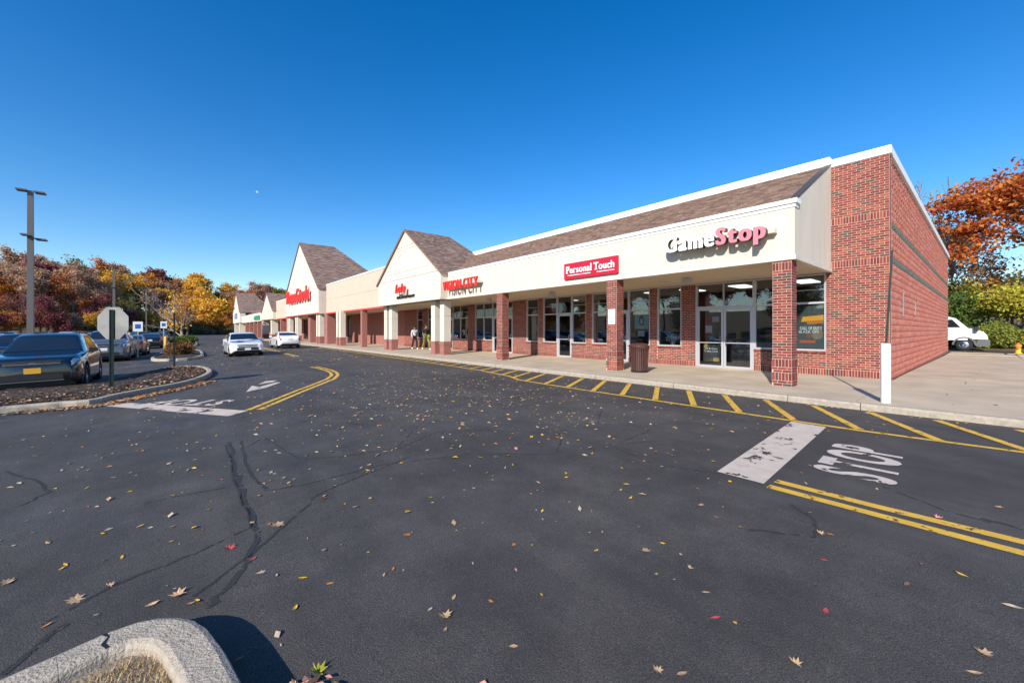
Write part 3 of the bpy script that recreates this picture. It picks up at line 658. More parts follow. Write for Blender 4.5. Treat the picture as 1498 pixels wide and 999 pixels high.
def shingles(p00, p10, p01, p11, parent, name='shingles', cw=.2, rh=.14, inside=None):
    """overlapping tabs over a roof plane: p00 eave start, p10 eave end, p01/p11 ridge"""
    p00, p10, p01, p11 = [Vector(p) for p in (p00, p10, p01, p11)]
    nr = int(max((p01-p00).length, (p11-p10).length)/rh); nrm = (p10-p00).cross(p01-p00).normalized()
    if nrm.z < 0: nrm = -nrm
    m = MB()
    for r in range(nr):
        t0, t1 = r/nr, min((r+1.12)/nr, 1)
        A0, B0, A1, B1 = p00.lerp(p01, t0), p10.lerp(p11, t0), p00.lerp(p01, t1), p10.lerp(p11, t1)
        n_ = max(1, int((B0-A0).length/cw)); off = random.random()
        for i in range(-1, n_):
            u0, u1 = max((i+off)/n_, 0), min((i+1+off)/n_-.012/n_, 1)
            if u1 <= u0: continue
            h0 = .018+random.uniform(0, .008)
            a, b, c, d = A0.lerp(B0, u0), A0.lerp(B0, u1), A1.lerp(B1, u1), A1.lerp(B1, u0)
            m.add([a+nrm*h0, b+nrm*h0, c+nrm*.004, d+nrm*.004, a, b], [(0, 1, 2, 3), (4, 5, 1, 0)], random.choices(range(4), (4, 3, 3, 1))[0])
    return put(name, m, SHING, parent, kind='stuff')
def roof_plane(p00, p10, p01, p11, name='roof', cw=.2):
    m = MB(); q = [Vector(p) for p in (p00, p10, p11, p01)]; d = Vector((0, 0, -.12)); m.add([*q, *[v+d for v in q]], [(0, 1, 2, 3), (7, 6, 5, 4), (0, 1, 5, 4), (1, 2, 6, 5), (2, 3, 7, 6), (3, 0, 4, 7)])
    o = put(name, m, SHING[0], mall); shingles(p00, p10, p01, p11, o, cw=cw); return o
roof_plane((XP+.2, Y0+.1, 4.80), (XP+.2, 20.5, 4.80), (XW, Y0+.1, 6.55), (XW, 24.5, 6.55))
m = MB(); m.box(XW, XW+.3, 3.2, 30, 4.6, 6.54); put('parapet', m, STUB, mall)
m = MB(); m.box(XW-.05, XW+.4, 3.1, 44, 6.55, 6.80); m.box(XW-.03, XW+.4, 1.74, 3.1, 6.48, 6.70); m.box(XW+.4, 40.6, 1.74, 2.2, 6.46, 6.70); put('coping', m, TRIM, mall)
# gables
def gable(yc, hw, zb_, ze, za, xb, xe, xf=XG, band=None, cheek=1.2, overh=.12):
    m = MB(); m.prism([(yc-hw, zb_), (yc+hw, zb_), (yc+hw, ze), (yc, za), (yc-hw, ze)], 'x', xf, xf+.3); g_ = put('gable', m, STUW, mall)
    for ya in (yc-hw, yc+hw-.2): m = MB(); m.box(xf+.301, xf+cheek, ya, ya+.2, zb_, ze-.002); put('side_return', m, STUC, g_)
    m = MB(); m.box(xf-.025, xf-.002, yc-hw-.01, yc+hw+.01, zb_-.002, zb_+.11); put('lower_band', m, REDB if band else STUW, g_)
    m = MB(); m.box(xf-.008, xf-.002, yc-hw, yc+hw, ze-.015, ze+.015); put('joint_line', m, mat('joint_grey', (.3, .28, .25), .9), g_)
    for sg in (-1, 1):
        e = Vector((xf-overh, yc+sg*(hw+.12), ze-.08)); a = Vector((xf-overh, yc, za+.06))
        p = [e, Vector((xe, e.y, e.z)), a, Vector((xb, yc, a.z))]
        roof_plane(p[0], p[1], p[2], p[3], cw=.2 if yc < 30 else .4)
    roof_plane((xe, yc-hw-.12, ze-.08), (xe, yc+hw+.12, ze-.08), (xb, yc-.02, za+.06), (xb, yc+.02, za+.06), cw=.2 if yc < 30 else .4)
    return g_
g2 = gable(24.15, 4.52, ZS, 4.91, 8.0, 14.4, 16.4)
for zz, hw_ in ((5.35, 3.2), (6.75, 1.35), (6.95, 1.1)): m = MB(); m.box(XG-.02, XG-.002, 24.15-hw_, 24.15+hw_, zz, zz+.07); put('relief_band', m, STUW, g2)
m = MB()
for i in range(14):
    a0, a1 = math.pi*i/14, math.pi*(i+1)/14
    q = [(24.15+r*math.cos(a), 5.42+r*math.sin(a)*.85) for a, r in ((a0, 1.55), (a1, 1.55), (a1, 1.42), (a0, 1.42))]; m.prism(q, 'x', XG-.018, XG-.001)
put('relief_arch', m, STUW, g2)
for sg in (-1, 1):
    m = MB(); m.prism([(24.15+sg*4.0, 5.05), (24.15+sg*3.85, 5.05), (24.15, 7.68), (24.15, 7.78)], 'x', XG-.02, XG-.002); put('relief_rake', m, STUW, g2)
gable(53.35, 8.35, ZS, 6.07, 12.08, 15.1, 20, band=1, cheek=2.)
gable(77, 5.4, ZS-.05, 4.75, 7.7, 14.6, 17, band=1)
gable(123.5, 7.6, 3.4, 6.04, 11.1, 15, 19)
# flat stucco blocks between the gables
def block(y0, y1, z0, z1, m_, band):
    m = MB(); m.box(XP, XP+.3, y0, y1, z0+.13, z1); o = put('stucco_front', m, m_, mall)
    m = MB(); m.box(XP-.03, XP+.3, y0, y1, z0, z0+.128); put('lower_band', m, band, o)
    m = MB(); m.box(XP-.04, XP+.4, y0-.02, y1, z1+.002, z1+.12); put('coping', m, TRIM, o)
    m = MB(); m.box(XP-.006, XP-.001, y0, y1, (z0+z1)/2-.012, (z0+z1)/2+.012); put('joint_line', m, MATS['joint_grey'], o)
    m = MB(); m.box(XP+.3, XW+.3, y0+.01, y1, z1-.4, z1-.05); put('flat_roof', m, DARK, o)
block(28.2, 43.9, 3.22, 6.15, STUB, REDB); block(61.7, 71.6, 3.22, 5.95, STUB, REDB)
m = MB(); m.box(XP+.3, XW, 43.9, 45.2, ZS, 6.); put('recess_wall', m, bt, mall)
m = MB(); m.box(XP, XP+.25, 82.4, 116, 3.3, 4.7); put('fascia', m, STUW, mall); m = MB(); m.box(XP-.05, XP+.3, 82.4, 116, 4.702, 4.85); put('cornice', m, TRIM, mall)
roof_plane((XP+.2, 82.4, 4.86), (XP+.2, 116, 4.86), (XW, 82.4, 6.5), (XW, 116, 6.5), cw=.6)
# soffit light brackets
for yy in (6.6, 12.9, 17.7): m = MB(); m.box(13.0, 13.15, yy-.25, yy+.05, ZS-.2, ZS-.03); m.tube([(13.07, yy, ZS-.18), (12.8, yy+.8, ZS-.04)], .012, 5); m.box(13.05, 13.09, yy-.1, yy-.06, ZS-.03, ZS+.01); put('soffit_bracket', m, ALU, mall)

# ------------------------------------------------------------------ shop signs
BLKM = mat('letter_return_black', (.012, .012, .012), .5); PINK = mat('faded_pink_face', (.62, .19, .24), .5); WFACE = mat('white_face', (.84, .84, .84), .5)
REDF = mat('red_face', (.72, .035, .03), .5); GRNF = mat('green_face', (.03, .30, .16), .5)
s1 = thing('shop_sign', 'white and faded pink raised letters on the end shop fascia', 'sign', (XP-.2, 5, 3.8))
letters('GameStop', 2.68, .47, faceM(XP-.30, 6.30, 3.88), [WFACE, BLKM], s1, .012, .08, gap=.15, bold=.05, colf=lambda i: WFACE if i < 4 else PINK)
m = MB(); m.box(XP-.21, XP-.002, 3.45, 6.2, 4.0, 4.12); put('raceway', m, STUC, s1)
s2 = thing('shop_sign', 'crimson rectangular sign board with white lettering and two underlines', 'sign', (XP-.1, 9.4, 3.5))
CRIM = mat('crimson_board', (.46, .012, .035), .4)
m = MB(); m.box(XP-.09, XP-.004, 8.21, 10.69, 3.52, 4.13); put('board', m, CRIM, s2)
letters('Personal', 1.22, .27, faceM(XP-.10, 10.56, 3.74), [WFACE], s2, .008, .006, gap=.11, serif=True, bold=.025)
letters('Touch', .88, .27, faceM(XP-.10, 9.22, 3.74), [WFACE], s2, .008, .006, gap=.11, serif=True, bold=.025)
for a, b in ((9.38, 10.5), (8.34, 9.1)): m = MB(); m.box(XP-.096, XP-.091, a, b, 3.645, 3.67); put('underline', m, WFACE, s2)
m = MB(); m.box(XP-.004, XP-.001, 7.65, 10.85, 3.9, 4.22); put('ghost_patch', m, STUW, mall)
s3 = thing('shop_sign', 'bright red raised capital letters beside the gable', 'sign', (XP-.2, 18.4, 3.7))
letters('VISION CITY', 3.3, .50, faceM(XP-.42, 19.42, 3.74), [REDF, REDF], s3, .008, .05, gap=.2, bold=.022)
m = MB(); m.box(XP-.37, XP-.002, 16.2, 19.3, 3.93, 4.05); put('raceway', m, STUW, s3)
s4 = thing('shop_sign', 'huge red letters on the tall white gable', 'sign', (XG-.2, 54, 4.8))
letters('HomeGoods', 11.5, 1.65, faceM(XG-.3, 59.4, 4.98), [REDF, REDF], s4, .012, .07, gap=.14, bold=.035)
s5 = thing('shop_sign', 'small red script word over black restaurant lettering on gable', 'sign', (XG-.1, 24, 3.6))
letters('Lola', 1.45, .55, faceM(XG-.3, 25.0, 3.98), [REDF, REDF], s5, .03, .05, shear=.3, gap=.02)
letters('MEXICAN RESTAURANT', 2.6, .17, faceM(XG-.06, 25.32, 3.62), [BLKM, BLKM], s5, .02, .02, gap=.08)
s6 = thing('shop_sign', 'green raised letters on the far white fascia', 'sign', (XP-.2, 90, 3.6))
for i in range(6): m = MB(); m.box(XP-.25, XP-.1, 88+i*1.1, 88.75+i*1.1, 3.6, 4.4-.2*(i % 2)); put('letter_block', m, GRNF, s6)
s7 = thing('shop_sign', 'grey blue tall letters on the farthest gable', 'sign', (XG-.2, 123, 4.3))
for i in range(4): m = MB(); m.box(XG-.15, XG-.05, 120.8+i*1.5, 121.8+i*1.5, 4.5, 5.9-.3*(i % 2)); put('letter_block', m, mat('greyblue_face', (.2, .28, .4), .6), s7)
# fire zone plates on the second pillar
s8 = thing('notice_plate', 'white plate with red lettering fixed on a brick pillar', 'sign', (XP, 8.5, 1.9))
m = MB(); m.box(XP-.022, XP-.012, 8.36, 8.64, 1.76, 2.28); put('plate', m, TRIM, s8)
for i, tx_ in enumerate(('NO', 'PARKING', 'OR', 'STANDING', 'FIRE', 'ZONE')):
    wd = .05*len(tx_)*.62; letters(tx_, wd, .05, faceM(XP-.024, 8.5+wd/2, 2.19-i*.077), [REDF], s8, .0, .0015, name='lettering')
# litter bin
bin_ = thing('litter_bin', 'brown slatted steel litter bin beside a brick pillar', 'bin', (11.9, 7.55, sw_z(11.9)))
bx, by, bz = 11.9, 7.55, sw_z(11.9); BRN = mat('bin_brown', (.085, .035, .028), .45, .2, 10)
for i in range(28):
    a = 2*math.pi*i/28; c_, s_ = math.cos(a), math.sin(a); m = MB(); pr = [(.27, .04), (.275, .45), (.285, .7), (.33, .86)]
    vs = []
    for r, z in pr:
        for sg in (-.019, .019): vs.append((bx+r*c_-s_*sg, by+r*s_+c_*sg, bz+z))
    for r, z in pr:
        for sg in (-.019, .019): vs.append((bx+(r-.012)*c_-s_*sg, by+(r-.012)*s_+c_*sg, bz+z))
    fs = [(2*k, 2*k+1, 2*k+3, 2*k+2) for k in range(3)]+[(8+2*k, 8+2*k+2, 8+2*k+3, 8+2*k+1) for k in range(3)]+[(2*k, 2*k+2, 8+2*k+2, 8+2*k) for k in range(3)]+[(2*k+1, 8+2*k+1, 8+2*k+3, 2*k+3) for k in range(3)]
    m.add(vs, fs); put('slat', m, BRN, bin_)
m = MB(); m.lathe([(.24, .02), (.24, .8), (.0, .8)], 24, c=(bx, by, bz)); m.lathe([(0, .02), (.28, .02), (.285, .06), (.24, .07)], 24, c=(bx, by, bz)); put('liner', m, BLACK, bin_)
m = MB(); m.lathe([(.285, .84), (.335, .85), (.34, .875), (.30, .885), (.26, .95), (.15, .97), (.15, .93), (.25, .9), (.285, .84)], 28, c=(bx, by, bz)); put('lid', m, BRN, bin_, smooth=True)
# white pipe bollard with sign post
bo_ = thing('bollard', 'white painted steel pipe bollard at the building corner', 'bollard', (10.62, 1.3, .12))
m = MB(); m.lathe([(.075, 0), (.075, 1.17), (.068, 1.185), (0, 1.187)], 20, c=(10.62, 1.3, .1)); put('pipe', m, mat('bollard_white', (.78, .76, .70), .55, .1, 6), bo_, smooth=True)
po = thing('sign_post', 'dark green channel post leaning out of the white bollard', 'post', (10.64, 1.3, 1.2))
m = MB(); m.add([(10.6, 1.285, 1.15), (10.66, 1.285, 1.15), (10.66, 1.315, 1.15), (10.6, 1.315, 1.15), (10.66, 1.2, 3.1), (10.72, 1.2, 3.1), (10.72, 1.23, 3.1), (10.66, 1.23, 3.1)], [(3, 2, 1, 0), (4, 5, 6, 7), (0, 1, 5, 4), (1, 2, 6, 5), (2, 3, 7, 6), (3, 0, 4, 7)]); put('channel', m, mat('post_green', (.008, .022, .014), .5), po)
# stop sign seen from behind
sx_, sy_ = -1.42, 15.4; szz = gz(sx_)+.12
ss = thing('stop_sign', 'bare metal back of an octagonal stop sign on green post', 'sign', (sx_, sy_, szz))
m = MB(); m.box(sx_-.03, sx_+.03, sy_-.02, sy_+.02, szz-.2, szz+2.15); m.box(sx_-.045, sx_-.03, sy_-.03, sy_+.03, szz-.2, szz+2.15); m.box(sx_+.03, sx_+.045, sy_-.03, sy_+.03, szz-.2, szz+2.15); put('post', m, MATS['post_green'], ss)
r8 = .44; tv = Vector((.75, -.66, 0)); tv.normalize(); m = MB()
n8 = Vector((tv.y, -tv.x, 0)); n8 = -n8 if n8.dot(Vector((sx_, sy_, 0))) < 0 else n8   # face looks away from the camera
oct_ = [(r8/math.cos(math.pi/8)*math.cos(math.pi/8+math.pi/4*i), r8/math.cos(math.pi/8)*math.sin(math.pi/8+math.pi/4*i)) for i in range(8)]
vs = []
for dd in (.035, .039): vs += [tuple(Vector((sx_, sy_, szz+1.78))+tv*a+Vector((0, 0, b))+n8*dd) for a, b in oct_]
m.add(vs, [tuple(range(8)), tuple(range(8, 16))[::-1]]+[(i, (i+1) % 8, 8+(i+1) % 8, 8+i) for i in range(8)])
put('plate', m, mat('bare_aluminium', (.30, .30, .29), .5, .35, 2.5, metal=.6), ss)
vs = [tuple(Vector((sx_, sy_, szz+1.78))+tv*a*.98+Vector((0, 0, b*.98))+n8*.041) for a, b in oct_]
m = MB(); m.add(vs, [tuple(range(8))]); put('red_face', m, REDB, ss)
# thin black post on the island
px_, py_ = -.15, 21.3; pb = thing('thin_post', 'thin black steel post in the mulch island', 'post', (px_, py_, gz(px_)))
m = MB(); m.box(px_-.03, px_+.03, py_-.03, py_+.03, gz(px_), gz(px_)+2.35); put('shaft', m, BLACK, pb); m = MB(); m.box(px_-.04, px_+.04, py_-.04, py_+.04, gz(px_)+2.35, gz(px_)+2.38); put('cap', m, BLACK, pb)
# lamp posts
LG = mat('lamp_bronze', (.13, .12, .115), .5)
def lamp_post(x, y_, h, label, mid=True, wd=.2):
    t = thing('lamp_post', label, 'lamp post', (x, y_, gz(x)), group='square lamp posts of the parking lot'); z = gz(x)
    m = MB(); w1 = wd*.8
    m.add([(x-wd/2, y_-wd/2, z), (x+wd/2, y_-wd/2, z), (x+wd/2, y_+wd/2, z), (x-wd/2, y_+wd/2, z), (x-w1/2, y_-w1/2, z+h), (x+w1/2, y_-w1/2, z+h), (x+w1/2, y_+w1/2, z+h), (x-w1/2, y_+w1/2, z+h)], [(3, 2, 1, 0), (4, 5, 6, 7), (0, 1, 5, 4), (1, 2, 6, 5), (2, 3, 7, 6), (3, 0, 4, 7)]); put('pole', m, LG, t)
    m = MB(); m.lathe([(0, .75), (.28, .75), (.28, 0)], 16, c=(x, y_, z)); put('base', m, CONC, t)
    def head(hz, dx, dy):
        m = MB(); m.box(x+dx-.15, x+dx+.15, y_+dy-.2, y_+dy+.2, hz, hz+.06); m.box(x+min(0, dx)*.6, x+max(0, dx)*.6+.03, y_-.03, y_+.03, hz+.01, hz+.06); put('lamp_head', m, LG, t)
    head(z+h, -.24, 0); head(z+h, .26, .1)
    if mid: head(z+h*.74, .28, .2); head(z+h*.75, -.05, -.3)
lamp_post(-4.9, 26.4, 7.75, 'tall square lamp post rising between the nearest parked cars')
lamp_post(-5.4, 60.5, 8.6, 'square lamp post behind the back of the stop sign', wd=.22)
lamp_post(-4.3, 92, 8.6, 'distant lamp post in front of the autumn wood', mid=False)
# accessible parking signs and yellow bollard
BLU = mat('access_blue', (.03, .12, .42), .5)
def psign(x, y_, h, label, c):
    t = thing('parking_sign', label, 'sign', (x, y_, gz(x))); m = MB(); m.box(x-.03, x+.03, y_-.03, y_+.03, gz(x), gz(x)+h); put('post', m, ALU, t)
    m = MB(); m.box(x-.23, x+.23, y_-.045, y_-.032, gz(x)+h-.6, gz(x)+h+.02); put('plate', m, TRIM, t); m = MB(); m.box(x-.13, x+.13, y_-.05, y_-.047, gz(x)+h-.42, gz(x)+h-.14); put('symbol', m, c, t)
psign(-2.0, 34.5, 2.25, 'blue and white accessible parking sign next to the grey SUV', BLU); psign(-1.1, 49.0, 2.5, 'white parking sign with blue square above the parked sedans', BLU)
yb = tag(put('yellow_bollard', MB().lathe([(.11, 0), (.11, 1.1), (.07, 1.18), (0, 1.2)], 14, c=(-.9, 46.5, gz(-.9))), mat('safety_yellow', (.6, .33, .03), .5), None, True), 'yellow pipe bollard at the end of the parked sedans', 'bollard')
# hydrant
hx, hy_ = 39.6, -1.15
hy = thing('fire_hydrant', 'yellow fire hydrant with orange bonnet beside the rear lane', 'hydrant', (hx, hy_, .1)); HYM = mat('hydrant_yellow', (.72, .42, .02), .5); HOM = mat('hydrant_orange', (.62, .15, .02), .5)
m = MB(); m.lathe([(0, 0), (.16, 0), (.16, .05), (.11, .06), (.11, .42), (.15, .43), (.15, .47), (0, .47)], 16, c=(hx, hy_, .12)); put('barrel', m, HYM, hy, True)
m = MB(); m.lathe([(.14, .47), (.12, .56), (.06, .62), (.03, .63), (.03, .68), (0, .68)], 16, c=(hx, hy_, .12)); put('bonnet', m, HOM, hy, True)
for sg in (-1, 1): m = MB(); m.lathe([(0, sg*.2), (.05, sg*.2), (.05, sg*.08)], 10, 'x', (hx, hy_, .45)); put('outlet', m, HOM, hy)

# ------------------------------------------------------------------ cars
def interp(keys, u):
    for (a, va), (b, vb) in zip(keys, keys[1:]):
        if u <= b:
            t = 0 if b == a else (u-a)/(b-a); return va+(vb-va)*t
    return keys[-1][1]
def smooth_keys(keys, u, d=.012): return (interp(keys, max(0, u-d))+2*interp(keys, u)+interp(keys, min(1, u+d)))/4
SEDAN = dict(L=4.6, W=.9, r=.325, wb=(.185, .785), T=[(0, .62), (.006, .70), (.025, .77), (.1, .84), (.27, .95), (.43, 1.39), (.52, 1.45), (.64, 1.42), (.71, 1.35), (.855, 1.09), (.96, 1.06), (.985, .98), (1, .74)],
             B=[(0, .5), (.03, .66), (.1, .77), (.27, .90), (.5, .93), (.85, 1.01), (.96, .99), (1, .66)], ws=(.29, .42), rg=(.725, .84), sw=((.335, .43, .535, .53), (.55, .545, .70, .675)))
SUV = dict(L=4.62, W=.93, r=.355, wb=(.19, .785), T=[(0, .80), (.006, .90), (.025, .98), (.1, 1.04), (.26, 1.10), (.40, 1.60), (.48, 1.67), (.7, 1.67), (.86, 1.60), (.95, 1.12), (.985, 1.05), (1, .8)],
           B=[(0, .68), (.02, .84), (.1, .95), (.26, 1.03), (.5, 1.07), (.85, 1.13), (.95, 1.08), (1, .75)], ws=(.275, .385), rg=(.875, .94), sw=((.31, .395, .50, .495), (.515, .51, .68, .67), (.695, .69, .82, .80)))
BIGSUV = dict(SUV, L=4.95, W=.99, T=[(0, .86), (.006, .98), (.025, 1.06), (.1, 1.11), (.25, 1.16), (.37, 1.67), (.46, 1.76), (.75, 1.76), (.9, 1.68), (.96, 1.2), (.985, 1.1), (1, .85)], B=[(0, .74), (.02, .92), (.1, 1.03), (.25, 1.1), (.5, 1.12), (.88, 1.16), (.96, 1.12), (1, .8)])
ZB = [(0, .36), (.02, .24), (.06, .2), (.94, .24), (.98, .3), (1, .42)]
PW = [(0, .72), (.004, .82), (.015, .91), (.045, .96), (.12, .99), (.25, 1), (.75, 1), (.92, .965), (.975, .9), (.995, .78), (1, .7)]
def make_car(name, K, label, group, detail=2, plate=(.7, .7, .7), dark_trim=False):
    root = thing(name, label, 'car', group=group); L, W, r = K['L'], K['W'], K['r']
    def ring(u):
        T = smooth_keys(K['T'], u); B = min(smooth_keys(K['B'], u), T-.02); w_ = W*smooth_keys(PW, u, .006); z0 = interp(ZB, u); arch = False
        for c in K['wb']:
            d = (u-c)*L; ra = r+.06
            if abs(d) < ra: z0 = max(z0, r+math.sqrt(ra*ra-d*d)); arch = True
        c = T-B; f = min(max((c-.04)/.45, 0), 1)
        y5 = w_*(.86-.15*f)
        return [(w_*.9, z0), (w_*.985, z0+.015), (w_*1.0, max(z0+.03, z0+(B-z0)*.5)), (w_*.975, max(z0+.05, B-.1)), (w_*.93, B), (y5, B+c*.86), (y5*.78, B+c*.975), (0, T)]
    def S(u, v, off=0.):
        rg = ring(u); i = min(int(v), 6); t = v-i; p0, p1, p2, p3 = rg[max(i-1, 0)], rg[i], rg[i+1], rg[min(i+2, 7)]
        if i == 6: p3 = (-p1[0], p1[1])
        q = [.5*((2*p1[k])+(p2[k]-p0[k])*t+(2*p0[k]-5*p1[k]+4*p2[k]-p3[k])*t*t+(3*p1[k]-p0[k]-3*p2[k]+p3[k])*t**3) for k in (0, 1)]
        q2 = [p1[k]+(p2[k]-p1[k])*t for k in (0, 1)]
        return Vector(((q[0]+q2[0])/2, L*(.5-u), (q[1]+q2[1])/2))
    def SN(u, v, off):
        e = .004; a = S(min(u+e, 1), v)-S(max(u-e, 0), v); b = S(u, min(v+.05, 7))-S(u, max(v-.05, 0)); n_ = b.cross(a)
        p = S(u, v); n_ = n_.normalized() if n_.length > 1e-9 else Vector((0, 0, 1))
        if n_.dot(p-Vector((0, p.y*.85, .6))) < 0: n_ = -n_
        return p+n_*off
    us = sorted(set([0, .003, .008, .015, .025, .04, .06, .08]+[i*.02 for i in range(5, 47)]+[.94, .955, .965, .975, .983, .99, .996, 1]+[c+d/L for c in K['wb'] for d in (-r-.059, -r-.04, -r*.93, -r*.75, -r*.5, -r*.25, 0, r*.25, r*.5, r*.75, r*.93, r+.04, r+.059)]))
    vv = [i/(3 if detail > 1 else 2) for i in range(7*(3 if detail > 1 else 2)+1)]; nv = len(vv); m = MB()
    for u in us:
        h = [S(u, v) for v in vv]; m.v += [tuple(p) for p in h]+[(-p.x, p.y, p.z) for p in h[-2::-1]]
    k = 2*nv-1
    for i in range(len(us)-1):
        for j in range(k-1): m.f.append((i*k+j, i*k+j+1, (i+1)*k+j+1, (i+1)*k+j))
    m.f += [tuple(range(k)), tuple(range((len(us)-1)*k, len(us)*k))[::-1]]; m.m = [0]*len(m.f)
    put('body', m, PAINT, root, True, loc=(0, 0, 0))
    def patch(nm, cu, cv, mt, both=True, off=.006, nu=8, nw=6, par=None):   # cu=(u at bottom front, top front, bottom rear, top rear), cv=(v0,v1)
        for sg in ((1, -1) if both else (1,)):
            q = MB(); a = []
            for i in range(nu+1):
                for j in range(nw+1):
                    t = j/nw; s_ = i/nu; u = (cu[0]*(1-t)+cu[1]*t)*(1-s_)+(cu[2]*(1-t)+cu[3]*t)*s_; p = SN(u, cv[0]+(cv[1]-cv[0])*t, off); a.append((p.x*sg, p.y, p.z))
            q.add(a, [(i*(nw+1)+j, (i+1)*(nw+1)+j, (i+1)*(nw+1)+j+1, i*(nw+1)+j+1) for i in range(nu) for j in range(nw)]); put(nm, q, mt, root, True, loc=(0, 0, 0))
    def across(nm, u0, u1, v0, mt, off=.006):       # a sheet across both sides (windscreen, rear window, grille)
        q = MB(); a = []; N = 6
        cols = [v0+(7-v0)*j/N for j in range(N+1)]
        for i in range(7):
            u = u0+(u1-u0)*i/6; h = [SN(u, v, off) for v in cols]; a += [tuple(p) for p in h]+[(-p.x, p.y, p.z) for p in h[-2::-1]]
        kk = 2*N+1; q.add(a, [(i*kk+j, i*kk+j+1, (i+1)*kk+j+1, (i+1)*kk+j) for i in range(6) for j in range(kk-1)]); put(nm, q, mt, root, True, loc=(0, 0, 0))
    GL = MATS.get('car_window') or mat('car_window', (.012, .016, .02), .04, spec=.8, coat=1)
    across('windscreen', *K['ws'], 5.1, GL); across('rear_window', *K['rg'], 5.25, GL)
    for cu in K['sw']: patch('side_window', (cu[0], cu[1], cu[2], cu[3]), (4.12, 4.93), GL)
    patch('headlight', (.006, .012, .06, .03), (4.0, 4.75), LAMP, off=.01); patch('tail_light', (.945, .95, .994, .99), (3.05, 4.6), TAIL, off=.008)
    across('grille', .002, .014, 5.75, BLACK, .008)
    y1 = L/2; q = MB(); q.box(-W*.6, W*.6, y1-.02, y1+.012, .40, .54); put('lower_grille', q, BLACK, root, loc=(0, 0, 0))
    q = MB(); q.box(-W*.62, W*.62, y1-.03, y1+.022, .345, .375); put('bumper_trim', q, CHR if dark_trim else BLACK, root, loc=(0, 0, 0))
    zp = interp(K['B'], .01)-.12
    for gzz, gh, gw in ((zp+.155, .02, .5), (zp+.19, .012, .55)): q = MB(); q.box(-W*gw, W*gw, y1-.02, y1+.01, gzz-gh, gzz+gh); put('grille_bar', q, BLACK if gh > .015 else CHR, root, loc=(0, 0, 0))
    q = MB(); q.box(-.155, .155, y1+.012, y1+.02, zp-.07, zp+.08); put('number_plate', q, mat('plate_%d' % int(plate[1]*100), plate, .5), root, loc=(0, 0, 0))
    q = MB(); q.box(-.155, .155, -y1-.012, -y1+.01, .72, .87); put('number_plate', q, MATS['plate_%d' % int(plate[1]*100)], root, loc=(0, 0, 0))
    q = MB(); q.box(-W*.84, W*.84, -L*.47, L*.47, .2, .62); put('underbody', q, BLACK, root, loc=(0, 0, 0))
    if detail > 1:
        for sg in (-1, 1):
            p = S(K['ws'][0]+.035, 4.05); q = MB(); q.box(sg*(p.x+.0), sg*(p.x+.07), p.y-.02, p.y+.03, p.z+.0, p.z+.03); q.prism([(sg*(p.x+.05), p.z), (sg*(p.x+.24), p.z+.02), (sg*(p.x+.25), p.z+.13), (sg*(p.x+.06), p.z+.16)], 'y', p.y-.04, p.y+.05); put('mirror', q, PAINT if not dark_trim else BLACK, root, loc=(0, 0, 0))
            q = MB(); q.lathe([(0, y1-.05), (.05, y1-.045), (.05, y1-.1)], 10, 'x'); q.v = [(sg*W*.7+y_, x_-.02, z_+.47) for x_, y_, z_ in q.v]; put('fog_light', q, LAMP, root, loc=(0, 0, 0))
            for hu in ((K['sw'][0][2]-.02), (K['sw'][1][2]-.02)): p = SN(hu, 3.5, .02); q = MB(); q.box(sg*(p.x-.015), sg*(p.x+.012), p.y-.1, p.y+.1, p.z-.02, p.z+.015); put('door_handle', q, PAINT, root, loc=(0, 0, 0))
            patch('door_seam', (K['sw'][0][2]+.004, K['sw'][0][2]+.004, K['sw'][0][2]+.007, K['sw'][0][2]+.007), (2.05, 4.05), BLACK, both=False, off=.003, nu=1) if sg == 1 else None
        q = MB(); q.lathe([(.055, 0), (.075, 0), (.075, .015), (.055, .015), (.055, 0)], 16, 'x'); q.v = [(y_, x_+y1-.02, z_+zp+.16) for x_, y_, z_ in [(a, b, c) for a, b, c in q.v]]; put('badge', q, CHR, root, loc=(0, 0, 0))
    for c in K['wb']:
        for sg in (-1, 1):
            x0 = sg*(W-.225); q = MB(); q.lathe([(r*.62, 0), (r*.9, -.01), (r, .03), (r, .17), (r*.93, .215), (r*.64, .215), (r*.62, .2)], 28, 'x'); q.v = [(sg*a, b, c_) for a, b, c_ in q.v]
            wy = L*(.5-c); wo = put('wheel', q, RUB, root, True, loc=(x0, wy, r))
            q = MB(); q.lathe([(0, .19), (.05, .195), (.06, .175), (r*.2, .165)], 16, 'x'); q.lathe([(r*.56, .15), (r*.64, .205), (r*.645, .17), (r*.6, .10), (0, .08)], 28, 'x')
            for s_ in range(5):
                a = 2*math.pi*s_/5; ca, sa = math.cos(a), math.sin(a)
                q.add([(xx, ca*rr-sa*ww, sa*rr+ca*ww) for xx, rr, ww in ((.155, .04, -.035), (.155, .04, .035), (.18, r*.6, .025), (.18, r*.6, -.025), (.185, .04, -.03), (.185, .04, .03), (.2, r*.6, .02), (.2, r*.6, -.02))], [(3, 2, 1, 0), (4, 5, 6, 7), (0, 1, 5, 4), (1, 2, 6, 5), (2, 3, 7, 6), (3, 0, 4, 7)])
            q.v = [(sg*a, b, c_) for a, b, c_ in q.v]; put('rim', q, RIM, wo, loc=(0, 0, 0))
    return root
def place(car, x, y_, heading, col, label=None, group=None):
    """heading: +1 nose towards +Y, -1 nose towards -Y"""
    car.location = (x, y_, gz(x)); car.rotation_euler = (0, R(-1.7) if x < 4 else 0, (0 if heading > 0 else math.pi)+random.uniform(-.02, .02))
    if x < 4 and heading < 0: car.rotation_euler[1] = R(1.7)
    for o in [car]+list(car.children_recursive): o.color = (*col, 1)
    if label: car['label'] = label
    if group: car['group'] = group
    return car
